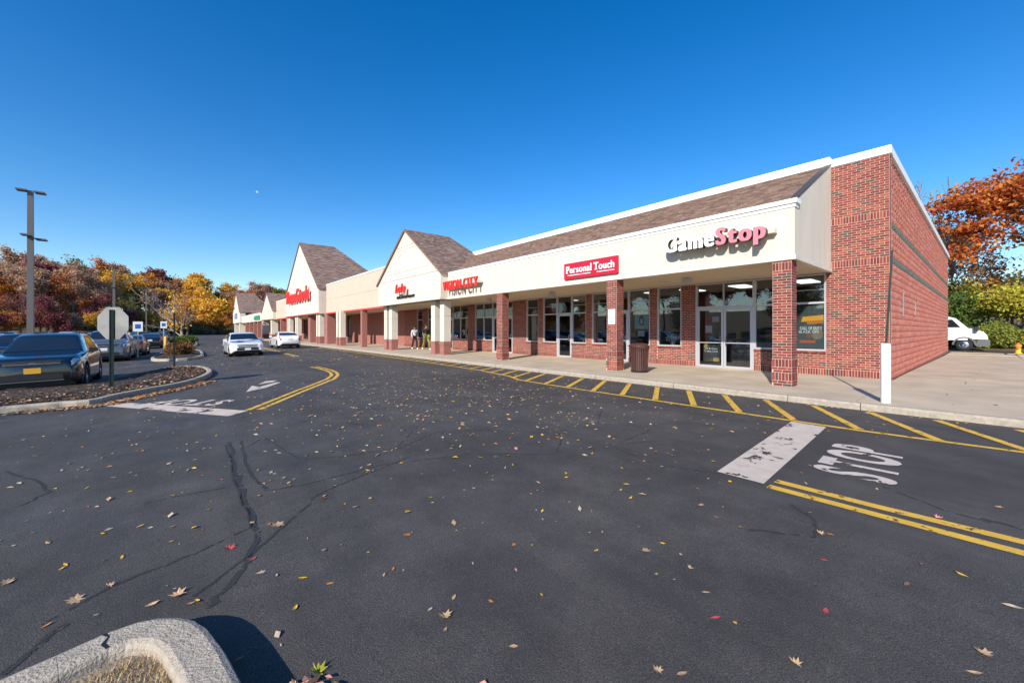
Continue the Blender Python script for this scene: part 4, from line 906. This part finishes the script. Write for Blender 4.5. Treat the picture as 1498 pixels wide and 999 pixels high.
dk = make_car('parked_car', SUV, 'glossy black SUV with amber plate parked behind the stop sign', None, 2, (.62, .33, .03), True); place(dk, -3.05, 19.0, -1, (.006, .009, .016))
ex = make_car('parked_car', BIGSUV, 'slate grey SUV with white plate parked facing the mulch islands', None, 2); place(ex, -3.1, 33.4, -1, (.085, .10, .13))
wc = make_car('moving_car', SEDAN, 'white sedan driving towards the curved yellow line with dark grille', None, 2); place(wc, 3.15, 30.9, -1, (.80, .80, .79))
w2 = dup(wc); place(w2, 7.25, 40.4, 1, (.80, .80, .79), 'white sedan driving away beside the sidewalk kerb, red tail lights')
GRP = 'cars parked in the lot rows'
psed = make_car('parked_car', SEDAN, 'x', GRP, 1); psuv = make_car('parked_car', SUV, 'x', GRP, 1)
CN = {'black': (.01, .01, .012), 'charcoal': (.04, .042, .047), 'silver': (.36, .37, .39), 'white': (.72, .72, .7), 'navy': (.012, .025, .07), 'bronze': (.14, .10, .07), 'maroon': (.12, .012, .015), 'blue': (.03, .09, .2)}
usedp = {id(psed): False, id(psuv): False}
def lot_car(proto, x, y_, hd, col, label):
    if not usedp[id(proto)]: usedp[id(proto)] = True; c = proto
    else: c = dup(proto)
    place(c, x, y_, hd, CN[col], label, GRP)
first = {32: 'parked beside the slate grey SUV'}
rows = [(33.4, -1, [(-6.5, psuv, 'black', 'black SUV parked two bays from the small shrub island'), (-9.6, psed, 'white', 'white sedan parked beside the black SUV of the second bay'), (-12.4, psuv, 'charcoal', 'charcoal SUV parked beyond the white sedan')]),
        (19.2, -1, [(-11.5, psed, 'white', 'white sedan parked in the first row several bays from the glossy black SUV')]),
        (38.8, 1, [(-2.6, psed, 'bronze', 'bronze sedan parked directly behind the slate grey SUV'), (-5.6, psuv, 'blue', 'blue SUV parked in the second row by the tall lamp post'), (-8.6, psed, 'silver', 'silver sedan in the second row next to the blue SUV')]),
        (52.5, 1, [(-2.1, psed, 'black', 'black sedan with red tail lights parked by the yellow bollard')])]
for yy, hd, lst in rows:
    for x, pr, c, lb in lst: lot_car(pr, x, yy, hd, c, lb)
for yy, hd in ((52.5, -1), (58, 1), (72, -1), (77.5, 1), (92, -1), (97.5, 1), (112, -1)):
    n_ = int(.222*yy/2.75)+4
    for i in range(n_):
        x = -2.3-i*2.75
        if yy == 52.5 and i == 0: continue
        if random.random() < .12: continue
        c = random.choice(list(CN)); pr = random.choice((psed, psuv)); nm = 'sedan' if pr is psed else 'SUV'
        lot_car(pr, x+random.uniform(-.15, .15), yy+random.uniform(-.3, .3), hd, c, '%s %s parked in the back rows of the lot' % (c, nm))
# truck behind the building
tk = thing('truck', 'white tractor truck nosing out behind the block wall', 'truck', (53.8, 3, -.25)); TW = mat('truck_white', (.80, .80, .78), .3, coat=1); z0 = -.25; TG = mat('truck_grey', (.10, .105, .115), .5)
m = MB(); m.prism([(6.5, z0+.9), (6.5, z0+3.0), (2.3, z0+3.0), (1.9, z0+2.85), (1.2, z0+2.02), (1.2, z0+.95)], 'x', 52.6, 55); put('cab', m, TW, tk)
m = MB(); m.prism([(1.198, z0+1.05), (1.198, z0+1.98), (.75, z0+1.86), (.3, z0+1.66), (.1, z0+1.35), (.05, z0+1.02)], 'x', 52.66, 54.94); put('hood', m, TW, tk)
m = MB(); m.prism([(.75, z0+.45), (.62, z0+1.0), (.05, z0+1.02), (-.05, z0+.95), (-.05, z0+.5), (.05, z0+.42)], 'x', 52.6, 55); put('bumper', m, TG, tk)
m = MB(); m.prism([(3.0, z0+2.05), (3.0, z0+2.75), (2.1, z0+2.75), (1.6, z0+2.05)], 'x', 52.585, 52.6); put('side_window', m, MATS['car_window'], tk)
m = MB(); m.add([(52.75, 1.2, z0+2.06), (54.85, 1.2, z0+2.06), (54.85, 1.84, z0+2.82), (52.75, 1.84, z0+2.82)], [(0, 1, 2, 3)]); put('windscreen', m, MATS['car_window'], tk)
m = MB(); m.prism([(.18, z0+1.25), (.75, z0+1.42), (.7, z0+1.55), (.25, z0+1.45)], 'x', 52.64, 52.66); put('headlight', m, LAMP, tk)
m = MB(); m.box(52.3, 52.5, .6, .8, z0+1.7, z0+2.1); m.tube([(52.4, .7, z0+1.75), (52.7, .8, z0+1.7)], .02, 6); put('mirror', m, BLACK, tk)
m = MB()
for i in range(10):
    a0, a1 = math.pi*i/10, math.pi*(i+1)/10; m.prism([(1.4+rr*math.cos(a), z0+.52+rr*math.sin(a)) for a, rr in ((a0, .6), (a1, .6), (a1, .72), (a0, .72))], 'x', 52.59, 53.0)
put('fender', m, TG, tk)
for yy in (1.4, 5.6):
    q = MB(); q.lathe([(.3, 0), (.5, 0), (.525, .05), (.525, .25), (.5, .3), (.3, .3)], 28, 'x'); wo = put('wheel', q, RUB, tk, True, loc=(52.66-53.8, yy-3, .525)); wo.rotation_euler = (0, 0, 0)
    q = MB(); q.lathe([(0, -.03), (.1, -.04), (.12, .03), (.24, .05), (.31, .0), (.31, .04), (.2, .1), (0, .1)], 24, 'x'); put('rim', q, CHR, wo, loc=(0, 0, 0))

# ------------------------------------------------------------------ people on the sidewalk
def skin(name, pts, edges, rad, mt, parent, root=0, sub=1):
    me = bpy.data.meshes.new(name); me.from_pydata(pts, edges, []); o = bpy.data.objects.new(name, me); COL.objects.link(o)
    md = o.modifiers.new('skin', 'SKIN'); md.use_smooth_shade = True
    for i, r in enumerate(rad): sv = me.skin_vertices[0].data[i]; sv.radius = (r, r) if not isinstance(r, tuple) else r; sv.use_root = i == root
    s_ = o.modifiers.new('sub', 'SUBSURF'); s_.levels = sub; s_.render_levels = sub
    bpy.context.view_layer.update(); nm = bpy.data.meshes.new_from_object(o.evaluated_get(bpy.context.evaluated_depsgraph_get())); bpy.data.objects.remove(o); bpy.data.meshes.remove(me)
    nm.materials.clear(); nm.materials.append(mt); nm.polygons.foreach_set('use_smooth', [True]*len(nm.polygons)); c = bpy.data.objects.new(name, nm); COL.objects.link(c); c.parent = parent; return c
def person(x, y_, h, rz, label, top, legs, sleeve, hairc, stride=.28, camo=None):
    t = thing('person', label, 'person', (x, y_, sw_z(x)), rz); k = h/1.75; SK = MATS.get('skin_tone') or mat('skin_tone', (.32, .18, .12), .6)
    J = dict(pel=(0, 0, .96), sp=(0, .01, 1.15), ch=(0, .01, 1.36), nk=(0, .0, 1.50), hb=(0, .02, 1.58), ht=(0, .02, 1.70),
             shl=(-.18, 0, 1.43), shr=(.18, 0, 1.43), ell=(-.22, -.10, 1.16), elr=(.22, -.08, 1.16), wrl=(-.21, .10, .98), wrr=(.21, .05, .93), hal=(-.205, .15, .93), har=(.205, .08, .86),
             hil=(-.09, 0, .93), hir=(.09, 0, .93), knl=(-.10, stride*.75, .53), knr=(.10, -stride*.25, .50), anl=(-.10, stride, .10), anr=(.10, -stride*1.25, .14), tol=(-.11, stride+.17, .04), tor=(.11, -stride*1.25+.15, .05))
    ks = list(J); P_ = [tuple(c*k for c in J[q]) for q in ks]; I = {q: i for i, q in enumerate(ks)}
    ED = [('pel', 'sp'), ('sp', 'ch'), ('ch', 'nk'), ('nk', 'hb'), ('hb', 'ht'), ('ch', 'shl'), ('ch', 'shr'), ('shl', 'ell'), ('shr', 'elr'), ('ell', 'wrl'), ('elr', 'wrr'), ('wrl', 'hal'), ('wrr', 'har'), ('pel', 'hil'), ('pel', 'hir'), ('hil', 'knl'), ('hir', 'knr'), ('knl', 'anl'), ('knr', 'anr'), ('anl', 'tol'), ('anr', 'tor')]
    rr = dict(pel=.13, sp=.12, ch=.135, nk=.05, hb=.085, ht=.08, shl=.065, shr=.065, ell=.042, elr=.042, wrl=.028, wrr=.028, hal=.03, har=.03, hil=.095, hir=.095, knl=.06, knr=.06, anl=.042, anr=.042, tol=.035, tor=.035)
    pts = list(P_); ed = [(I[a], I[b]) for a, b in ED]; ra = [rr[q]*k for q in ks]
    for s_, hn in ((-1, 'hal'), (1, 'har')):
        b = Vector(P_[I[hn]])
        for f in range(5):
            o_ = Vector((0, (f-1.5)*.02, -.02)) if f < 4 else Vector((-s_*.03, .02, 0)); L_ = (.06, .075, .07, .055, .045)[f]
            i0 = len(pts); pts += [tuple(b+o_*k), tuple(b+(o_+Vector((-s_*.012, .01, -L_)))*k)]; ra += [.0095*k, .008*k]; ed += [(I[hn], i0), (i0, i0+1)]
    skin('body', pts, ed, ra, SK, t)
    def sub(nm, names, grow, mt):
        idx = [ks.index(q) for q in names]; mp = {i: n_ for n_, i in enumerate(idx)}; e = [(mp[I[a]], mp[I[b]]) for a, b in ED if I[a] in mp and I[b] in mp]
        return skin(nm, [P_[i] for i in idx], e, [rr[ks[i]]*k+grow for i in idx], mt, t)
    arms = ['shl', 'shr', 'ell', 'elr']+(['wrl', 'wrr'] if sleeve else [])
    sub('shirt', ['pel', 'sp', 'ch']+arms, .02, top); sub('trousers', ['pel', 'hil', 'hir', 'knl', 'knr', 'anl', 'anr'], .022, legs)
    for a, b in (('anl', 'tol'), ('anr', 'tor')): sub('shoe', [a, b], .014, TRIM)
    q = MB(); q.lathe([(0, .115), (.06, .105), (.1, .06), (.108, 0), (.1, -.05), (.085, -.09)], 14, c=(0, -.02, 1.66)); q.v = [(a*k, b*k, c*k) for a, b, c in q.v]; put('hair', q, hairc, t, True, loc=(0, 0, 0))
    for nm, c_, r_, mt in (('nose', (0, .115, 1.62), .016, SK), ('eye', (-.035, .1, 1.65), .011, BLACK), ('eye', (.035, .1, 1.65), .011, BLACK), ('mouth', (0, .103, 1.575), .013, MATS['red_band_paint']), ('ear', (-.1, .01, 1.63), .022, SK), ('ear', (.1, .01, 1.63), .022, SK)):
        q = MB(); q.lathe([(0, -r_), (r_*.8, -r_*.5), (r_, 0), (r_*.8, r_*.5), (0, r_)], 8, c=c_); q.v = [(a*k, b*k, c*k) for a, b, c in q.v]; put(nm, q, mt, t, True, loc=(0, 0, 0))
    return t
CAMO = mat('camo_cloth', (.38, .36, .06), .9, .5, 9, col2=(.03, .035, .02))
person(13.2, 26.9, 1.68, math.pi, 'person walking in pale grey long sleeved top and black leggings', mat('grey_top', (.5, .5, .54), .9), mat('black_cloth', (.015, .015, .016), .9), True, mat('dark_hair', (.02, .014, .01), .7), .2)
person(13.4, 25.5, 1.80, math.pi, 'person striding in black shirt and yellow camouflage trousers', MATS['black_cloth'], CAMO, False, MATS['dark_hair'], .32)

# ------------------------------------------------------------------ trees
def fast_mesh(name, V, Fq, mats, tone=None):
    me = bpy.data.meshes.new(name); nv = len(V); nf = len(Fq); me.vertices.add(nv); me.vertices.foreach_set('co', np.asarray(V, dtype=np.float32).ravel())
    me.loops.add(nf*4); me.loops.foreach_set('vertex_index', np.asarray(Fq, dtype=np.int32).ravel()); me.polygons.add(nf); me.polygons.foreach_set('loop_start', np.arange(0, nf*4, 4, dtype=np.int32))
    me.update(calc_edges=True)
    if tone is not None: a = me.attributes.new('tone', 'FLOAT', 'POINT'); a.data.foreach_set('value', np.asarray(tone, dtype=np.float32))
    me.materials.append(mats); return me
def grow(seed, h, spread, levels=4, lean=.0, up=.25):
    rs = random.Random(seed); segs = []; tips = []
    def br(p, d, L, r, lv):
        n_ = 4; pts = [p]; rad = [r]
        for i in range(n_):
            d = (d+Vector((rs.gauss(0, .13), rs.gauss(0, .13), rs.gauss(0, .08)+up*.12))).normalized(); p = p+d*(L/n_); pts.append(p); rad.append(r*(1-.45*(i+1)/n_))
            if lv <= 1: tips.append(p.copy())
        segs.append((pts, rad, lv))
        if lv == 0: return
        for c in range(rs.choice((3, 4, 4)) if lv > 1 else 4):
            i = rs.randint(1, n_) if c else n_; a = rs.uniform(0, 6.28); sp = spread*rs.uniform(.6, 1.2)
            u = d.cross(Vector((math.cos(a), math.sin(a), .3))).normalized(); nd = (d*math.cos(sp)+u*math.sin(sp)+Vector((0, 0, up*.3))).normalized()
            br(pts[i], nd, L*rs.uniform(.55, .78), rad[i]*.62, lv-1)
    br(Vector((0, 0, 0)), Vector((lean, 0, 1)).normalized(), h*.36, h*.017, levels)
    return segs, tips
def tree_mesh(seed, h, spread, nleaf, lsize, sigma, bark, levels=4, up=.25, flat=.8, lowcut=.0, rmin=.012):
    segs, tips = grow(seed, h, spread, levels, 0, up); top = max(p.z for p in tips); s_ = h/top
    m = MB()
    for pts, rad, lv in segs: m.tube([p*s_ for p in pts], [max(r*s_, rmin) for r in rad], 7 if lv > 2 else 4 if lv > 0 else 3, caps=False)
    tm = mesh('trunk', m, bark, True)
    if not nleaf: return tm, None
    rng = np.random.default_rng(seed); T = np.array([tuple(p*s_) for p in tips]); T = T[T[:, 2] > h*lowcut]
    cl = rng.random(len(T))                    # per-cluster density and tone
    idx = rng.choice(len(T), nleaf, p=(cl**1.3)/(cl**1.3).sum()); C = T[idx]+rng.normal(0, sigma, (nleaf, 3))*np.array([1, 1, flat])
    A = rng.normal(0, 1, (nleaf, 3)); A /= np.linalg.norm(A, axis=1, keepdims=True); B = rng.normal(0, 1, (nleaf, 3)); B -= (A*B).sum(1, keepdims=True)*A; B /= np.linalg.norm(B, axis=1, keepdims=True)
    sz = lsize*rng.uniform(.6, 1.3, (nleaf, 1)); A *= sz; B *= sz*.65
    V = np.stack([C-A, C+B, C+A, C-B], 1).reshape(-1, 3); Fq = np.arange(nleaf*4).reshape(-1, 4)
    ct = rng.random(len(T)); tone = np.clip(ct[idx]*.6+rng.random(nleaf)*.4, 0, 1).repeat(4)
    return tm, fast_mesh('crown', V, Fq, LEAF, tone)
PROTO = [tree_mesh(11, 14, .62, 7000, .26, .55, BARK), tree_mesh(12, 15, .55, 7500, .26, .5, BARK), tree_mesh(13, 13, .7, 7000, .25, .6, PBARK), tree_mesh(14, 16, .5, 6500, .27, .5, BARK), tree_mesh(15, 9, .8, 6500, .2, .45, BARK, up=.1), tree_mesh(16, 15, .6, 1500, .2, .5, PBARK)]
PALN = {'rust': (.42, .16, .06), 'orange': (.48, .20, .035), 'gold': (.58, .33, .05), 'maroon': (.19, .055, .06), 'olive': (.20, .18, .05), 'brown': (.37, .23, .15), 'green': (.055, .09, .025)}
def tree(proto, x, y_, z, s_, col, label, group, name='tree'):
    t = thing(name, label, 'tree', (x, y_, z), random.uniform(0, 6.28), group); tr = link('trunk', proto[0], t)
    if proto[1]: c = link('crown', proto[1], t); c.color = (*col, 1)
    t.scale = (s_*random.uniform(.95, 1.15),)*2+(s_,); return t
WG = 'autumn wood beyond the parking lot'
def ptree(px, t, cn, pr, s_, z=None, where=''):
    d = (px-CX)/F; x = (SA+d*CA)*t; y_ = (CA-d*SA)*t
    if 9 < x < 42 and y_ < 134: return
    zz = hill_z(x, y_)+.1
    tree(PROTO[pr], x, y_, zz, s_, PALN[cn], '%s%s tree %s in the wood beyond the lot' % ('sparse ' if pr == 5 else '', cn, where), WG)
def front_t(px): return 82+(max(px, 0)/300)**1.6*62 if px < 330 else 150+(px-330)*.35
for row, (dt, step, hs) in enumerate(((0, 17, .64), (10, 15, .79), (24, 14, .89), (42, 15, .96))):
    px = -430+row*5
    while px < 470:
        cn = random.choices(('rust', 'orange', 'gold', 'maroon', 'olive', 'brown'), ((1.5, .6, .6, 3.2, 1.3, 4), (3, 2, 1.3, 1.4, 1, 5), (3, 2, 1.5, .8, 1.5, 4), (3, 2, 2, .7, 2, 3))[row])[0]
        if px > 290 and row < 2: cn = random.choice(('orange', 'gold', 'rust', 'orange'))
        pr = random.choice((0, 1, 2, 3, 5) if row else (4, 2, 5, 4)); 
        ptree(px+random.uniform(-5, 5), front_t(px)+dt+random.uniform(-3, 3), cn, pr, hs*random.uniform(.85, 1.12)*(1.1 if pr != 4 else 1.), where=('at the front edge', 'in the second rank', 'in the middle rank', 'on the slope top')[row])
        px += step*random.uniform(.8, 1.2)*(1.9 if px < -80 else 1)
# the same wood goes on along the far side of the lot (mirrored in the shop windows)
for i in range(26):
    y_ = -40+i*6.2; x = -74+random.uniform(-5, 5); cn = random.choice(('rust', 'orange', 'brown', 'gold', 'olive'))
    tree(PROTO[random.choice((0, 1, 2, 3))], x, y_, hill_z(x, y_), random.uniform(.9, 1.15), PALN[cn], '%s tree along the far side of the parking lot' % cn, 'trees along the far side of the lot')
# island trees and shrubs
tree(PROTO[4], 1.0, 78, gz(1), .92, PALN['gold'], 'golden yellow tree glowing at the end of the long island', None)
tree(tree_mesh(31, 6.2, .6, 250, .1, .3, PBARK), .35, 56, gz(.3)+.1, 1., PALN['brown'], 'young nearly leafless tree in the long island', None)
tree(tree_mesh(33, 7.5, .6, 500, .09, .3, PBARK), -11.5, 11.5, gz(-11.5), 1., PALN['brown'], 'nearly leafless lot tree casting shade over the lane', None)
def shrub(x, y_, r, h, col, label, n_=2500, ls=.06, z=None):
    t = thing('shrub', label, 'shrub', (x, y_, gz(x)+.1 if z is None else z)); rng = np.random.default_rng(int(abs(x*91+y_*37)))
    C = rng.normal(0, 1, (n_, 3)); C /= np.linalg.norm(C, axis=1, keepdims=True); C *= rng.uniform(.55, 1.05, (n_, 1)); lump = 1+.25*np.sin(C[:, :1]*5+C[:, 1:2]*4+x); C = C*lump*np.array([r, r, h/2])+np.array([0, 0, h*.5]); C[:, 2] = np.maximum(C[:, 2], .03)
    A = rng.normal(0, 1, (n_, 3)); A /= np.linalg.norm(A, axis=1, keepdims=True); B = np.cross(A, rng.normal(0, 1, (n_, 3))); B /= np.linalg.norm(B, axis=1, keepdims=True)
    V = np.stack([C-A*ls, C+B*ls*.6, C+A*ls, C-B*ls*.6], 1).reshape(-1, 3); o = link('foliage', fast_mesh('foliage', V, np.arange(n_*4).reshape(-1, 4), LEAF, rng.random(n_).repeat(4)), t); o.color = (*col, 1)
    m = MB()
    for i in range(6): a = i*1.05; m.tube([(0, 0, 0), (math.cos(a)*r*.4, math.sin(a)*r*.4, h*.45), (math.cos(a)*r*.7, math.sin(a)*r*.7, h*.8)], [.03, .02, .01], 5)
    put('stems', m, BARK, t, loc=(0, 0, 0)); return t
shrub(.1, 31.5, .65, .85, (.17, .09, .035), 'russet low shrub on the small mulch island')
shrub(.2, 53.5, .8, .95, (.10, .14, .03), 'green clipped shrub at the foot of the young tree', 2500, .08); shrub(.9, 60, .8, .9, (.09, .13, .03), 'second green shrub further along the long island', 2000, .08)
for i in range(30):
    px = 150+i*9; t_ = front_t(px)-6; d = (px-CX)/F; x, y_ = (SA+d*CA)*t_, (CA-d*SA)*t_
    if 9 < x < 42 and y_ < 134: continue
    c = random.choice(((.22, .15, .08), (.14, .13, .04), (.25, .13, .05))); shrub(x, y_, random.uniform(1.5, 2.6), random.uniform(1.5, 3.2), c, '%s undergrowth bush at the foot of the autumn wood' % {.22: 'straw brown', .14: 'olive', .25: 'russet'}[c[0]], 2500, .16, hill_z(x, y_)+.1)['group'] = 'undergrowth at the edge of the wood'
# trees behind the building
RG = 'trees behind the rear lane'
oak = tree_mesh(41, 15, .85, 12500, .15, .38, BARK, 5, up=.12, flat=.35, lowcut=.42)
tree(oak, 56, -6.3, -.2, 1.15, (.42, .12, .03), 'big rust red oak spreading over the rear lane', RG); tree(tree_mesh(47, 15, .85, 3200, .15, .4, PBARK, 5, up=.12, flat=.35, lowcut=.4), 64, 2.6, .0, .84, (.40, .15, .04), 'rust orange oak behind the block wall corner', RG)
tree(tree_mesh(42, 16, .5, 0, .1, .1, PBARK, 5, rmin=.03), 62, 3.4, 0, 1.1, (0, 0, 0), 'bare grey tree rising over the block wall', RG); tree(tree_mesh(43, 14, .45, 0, .1, .1, PBARK, 5, rmin=.03), 64, 5.2, 0, 1.1, (0, 0, 0), 'second bare tree above the roof edge', RG)
bush = tree_mesh(44, 6, .9, 9500, .12, .42, BARK, 4, up=.05)
for x, y_, s_, cn, lb in ((60, 3.5, 1.15, (.10, .15, .035), 'dark green bushy tree behind the white truck'), (60, -1.0, 1.05, (.40, .36, .05), 'yellow green bushy tree just past the truck nose'), (61, -4.5, 1.1, (.34, .32, .05), 'olive yellow bushy tree above the hydrant'), (60, -8.5, .95, (.12, .17, .04), 'dark green bush behind the hydrant'), (64, -3, 1.2, (.38, .25, .09), 'tall brownish tree behind the yellow green bushes'), (65, 6, 1.2, (.13, .17, .05), 'tall green tree behind the truck cab'), (66, -9, 1.25, (.22, .12, .04), 'tall russet tree at the end of the hedge'), (61, 8, 1.2, (.05, .09, .025), 'evergreen bush hidden partly by the block wall'), (68, 0, 1.3, (.24, .22, .06), 'tall olive tree at the back of the thicket')):
    tree(bush, x, y_, 0, s_, cn, lb, RG)
for x, y_, c in ((57.8, -.5, (.22, .24, .05)), (57.8, -3.2, (.34, .32, .05)), (57.6, -6, (.15, .2, .05)), (58, 2.2, (.12, .17, .04)), (57.5, -9, (.14, .15, .03))): shrub(x, y_, 1.4, 2.4, c, 'low rounded hedge shrub along the rear lane', 7000, .1, -.25)['group'] = 'hedge shrubs of the rear lane'

# ------------------------------------------------------------------ fallen leaves
def leaf_mesh(kind, c, sz, curl):
    m = MB()
    if kind == 'maple': pr = [(0, -.55), (.1, -.2), (.5, -.35), (.38, -.05), (.62, .15), (.3, .22), (.32, .5), (.1, .35), (0, .75), (-.1, .35), (-.32, .5), (-.3, .22), (-.62, .15), (-.38, -.05), (-.5, -.35), (-.1, -.2)]
    else: pr = [(0, -.6), (.14, -.35), (.24, 0), (.2, .3), (0, .65), (-.2, .3), (-.24, 0), (-.14, -.35)]
    m.v = [(0, 0, .012)]+[(x*sz, y_*sz, .006+curl*sz*(x*x*1.2+max(y_, 0)**2*.7)+random.uniform(0, .06)*sz) for x, y_ in pr]; n_ = len(pr); m.f = [(0, 1+i, 1+(i+1) % n_) for i in range(n_)]; m.m = [0]*n_
    m.tube([(0, -.5*sz, .008), (0.05*sz, -.9*sz, .012)], .0012, 3)
    return mesh('fallen_leaf', m, LC[c])
LM = {(k, c, v): leaf_mesh(k, c, 1., (.15, .5, .9)[v]) for k in ('maple', 'oval') for c in LC for v in range(3)}
def leaf_thing(px, py, sz, kind, c):
    x, y_ = pg(px, py); o = link('fallen_leaf', LM[(kind, c, random.randrange(3))], None, (x, y_, gz(x)+.004)); o.scale = (sz*.8,)*3; o.rotation_euler = (random.uniform(-.15, .15), random.uniform(-.15, .15), random.uniform(0, 6.28))
    cn = dict(tan='tan', yellow='yellow', orange='orange', red='red', green='yellow green', brown='brown', pale='pale', pink='pink')[c]
    tag(o, '%s %s leaf lying on the dark asphalt' % (cn, 'maple' if kind == 'maple' else 'oval'), 'leaf', 'single fallen leaves on the asphalt')
for px, py, sz, k, c in [(651, 901, .085, 'maple', 'tan'), (595, 783, .07, 'maple', 'orange'), (946, 806, .08, 'maple', 'tan'), (970, 796, .06, 'oval', 'yellow'), (262, 870, .1, 'maple', 'tan'), (112, 878, .1, 'maple', 'tan'), (288, 880, .07, 'oval', 'yellow'), (466, 984, .085, 'maple', 'green'),
                        (336, 803, .09, 'maple', 'red'), (370, 818, .06, 'oval', 'red'), (405, 768, .13, 'maple', 'tan'), (1208, 894, .07, 'oval', 'red'), (1347, 826, .06, 'oval', 'pink'), (1408, 842, .06, 'oval', 'yellow'), (1480, 888, .09, 'oval', 'pale'), (1438, 955, .07, 'maple', 'tan'), (1425, 985, .06, 'oval', 'tan'), (1165, 972, .06, 'maple', 'tan'),
                        (963, 982, .055, 'maple', 'tan'), (998, 986, .06, 'oval', 'tan'), (1011, 832, .05, 'maple', 'tan'), (960, 841, .05, 'oval', 'tan'), (996, 812, .05, 'oval', 'tan'), (1046, 905, .06, 'oval', 'red'), (1033, 867, .05, 'oval', 'tan'), (443, 846, .06, 'oval', 'yellow'), (432, 890, .06, 'oval', 'yellow'), (483, 854, .05, 'oval', 'orange'), (575, 833, .045, 'oval', 'orange'),
                        (664, 874, .05, 'oval', 'tan'), (651, 922, .05, 'oval', 'tan'), (629, 892, .04, 'oval', 'pale'), (792, 871, .05, 'oval', 'yellow'), (751, 946, .05, 'oval', 'tan'), (755, 835, .04, 'oval', 'pink'), (222, 885, .07, 'oval', 'tan'), (160, 858, .06, 'maple', 'tan'), (10, 853, .08, 'maple', 'tan'), (67, 916, .05, 'oval', 'orange'), (178, 816, .05, 'oval', 'yellow'), (96, 827, .05, 'oval', 'yellow'),
                        (205, 770, .06, 'oval', 'yellow'), (150, 781, .06, 'oval', 'yellow'), (278, 884, .06, 'oval', 'tan'), (383, 838, .07, 'maple', 'pale'), (393, 768, .07, 'oval', 'orange'), (540, 730, .06, 'maple', 'tan'), (472, 730, .06, 'maple', 'orange'), (590, 835, .04, 'oval', 'tan'), (872, 806, .05, 'oval', 'yellow'), (908, 717, .06, 'oval', 'yellow'), (793, 748, .05, 'oval', 'yellow'), (694, 715, .05, 'maple', 'tan'),
                        (630, 728, .05, 'oval', 'yellow'), (1025, 739, .06, 'maple', 'tan'), (1048, 757, .04, 'oval', 'pink'), (1083, 771, .04, 'oval', 'yellow'), (1200, 781, .06, 'maple', 'tan'), (1215, 782, .05, 'oval', 'orange'), (1206, 820, .05, 'oval', 'red'), (1326, 855, .06, 'oval', 'brown'), (1372, 758, .06, 'maple', 'pink'), (1460, 742, .07, 'maple', 'tan'), (1283, 716, .05, 'oval', 'tan'), (1130, 690, .05, 'oval', 'yellow')]:
    leaf_thing(px, py, sz, k, c)
m = MB(); LK = list(LC); lw = [6, 5, 1.4, .25, .3, .6, 5, .5]
def bulk_leaf(x, y_, sz, c=None, z=.006):
    a = random.uniform(0, 6.28); ca, sa = math.cos(a)*sz, math.sin(a)*sz; zz = gz(x)+z; k = random.uniform(.3, .7)
    m.add([(x+ca, y_+sa, zz+random.uniform(0, .6)*sz), (x-sa*k, y_+ca*k, zz+random.uniform(0, .3)*sz), (x-ca, y_-sa, zz), (x+sa*k, y_-ca*k, zz+random.uniform(0, .5)*sz)], [(0, 1, 2, 3)], LK.index(c) if c else random.choices(range(8), lw)[0])
for i in range(1150): x, y_ = random.gauss(4.9, 2.), random.gauss(7.8, 3.4); bulk_leaf(x, y_, random.uniform(.016, .044)) if y_ > 2 and x < 9.9 else None
for i in range(1900): bulk_leaf(random.uniform(-2, 9.8), 4.5+26*random.random()**1.1, random.uniform(.012, .034))
for i in range(900): bulk_leaf(random.uniform(1, 9.8), random.uniform(20, 60), random.uniform(.03, .07))
for i in range(200): bulk_leaf(random.uniform(-1, 9), random.uniform(.8, 5), random.uniform(.008, .025))
for i in range(1500):     # drift along the island kerb
    t = random.random()*5; k = int(t); seg = I1[1:8]; a, b = seg[min(k, 5)], seg[min(k+1, 6)]; f = t-k; bulk_leaf(a[0]+(b[0]-a[0])*f+.12+abs(random.gauss(0, .16)), a[1]+(b[1]-a[1])*f-.12-abs(random.gauss(0, .16)), random.uniform(.03, .06), random.choice(('tan', 'orange', 'brown', 'tan')), .02)
for i in range(170): bulk_leaf(.36+abs(random.gauss(0, .09)), random.uniform(1.2, 2.05), random.uniform(.02, .045), random.choice(('brown', 'brown', 'pink', 'tan')), .02)
for i in range(300): bulk_leaf(10.05-abs(random.gauss(0, .12)), random.uniform(0, 40), random.uniform(.02, .04), None)
for i in range(140): x = random.uniform(10.5, 38); bulk_leaf(x, random.uniform(-7, 1.6), random.uniform(.02, .05), random.choice(('brown', 'tan')), sw_z(x)+.004)
lf = put('scattered_leaves', m, [LC[k] for k in LK], None); lf['kind'] = 'stuff'; lf['label'] = 'small tan and yellow leaves scattered over the asphalt'; lf['category'] = 'leaves'
# daytime moon
d = (376-CX)/F; md_ = Vector(((SA+d*CA), (CA-d*SA), (HY-281)/F))*3000+Vector((0, 0, H))
MG = emis('moon_glow', (.62, .8, 1), .62); MG.node_tree.nodes['Principled BSDF'].inputs['Base Color'].default_value = (.01, .01, .01, 1)
mo = tag(put('moon', MB().lathe([(0, -8), (5.6, -5.6), (8, 0), (5.6, 5.6), (0, 8)], 16, c=(0, 0, 0)), MG, None, True, loc=md_), 'faint white daytime moon in the clear blue sky', 'moon')
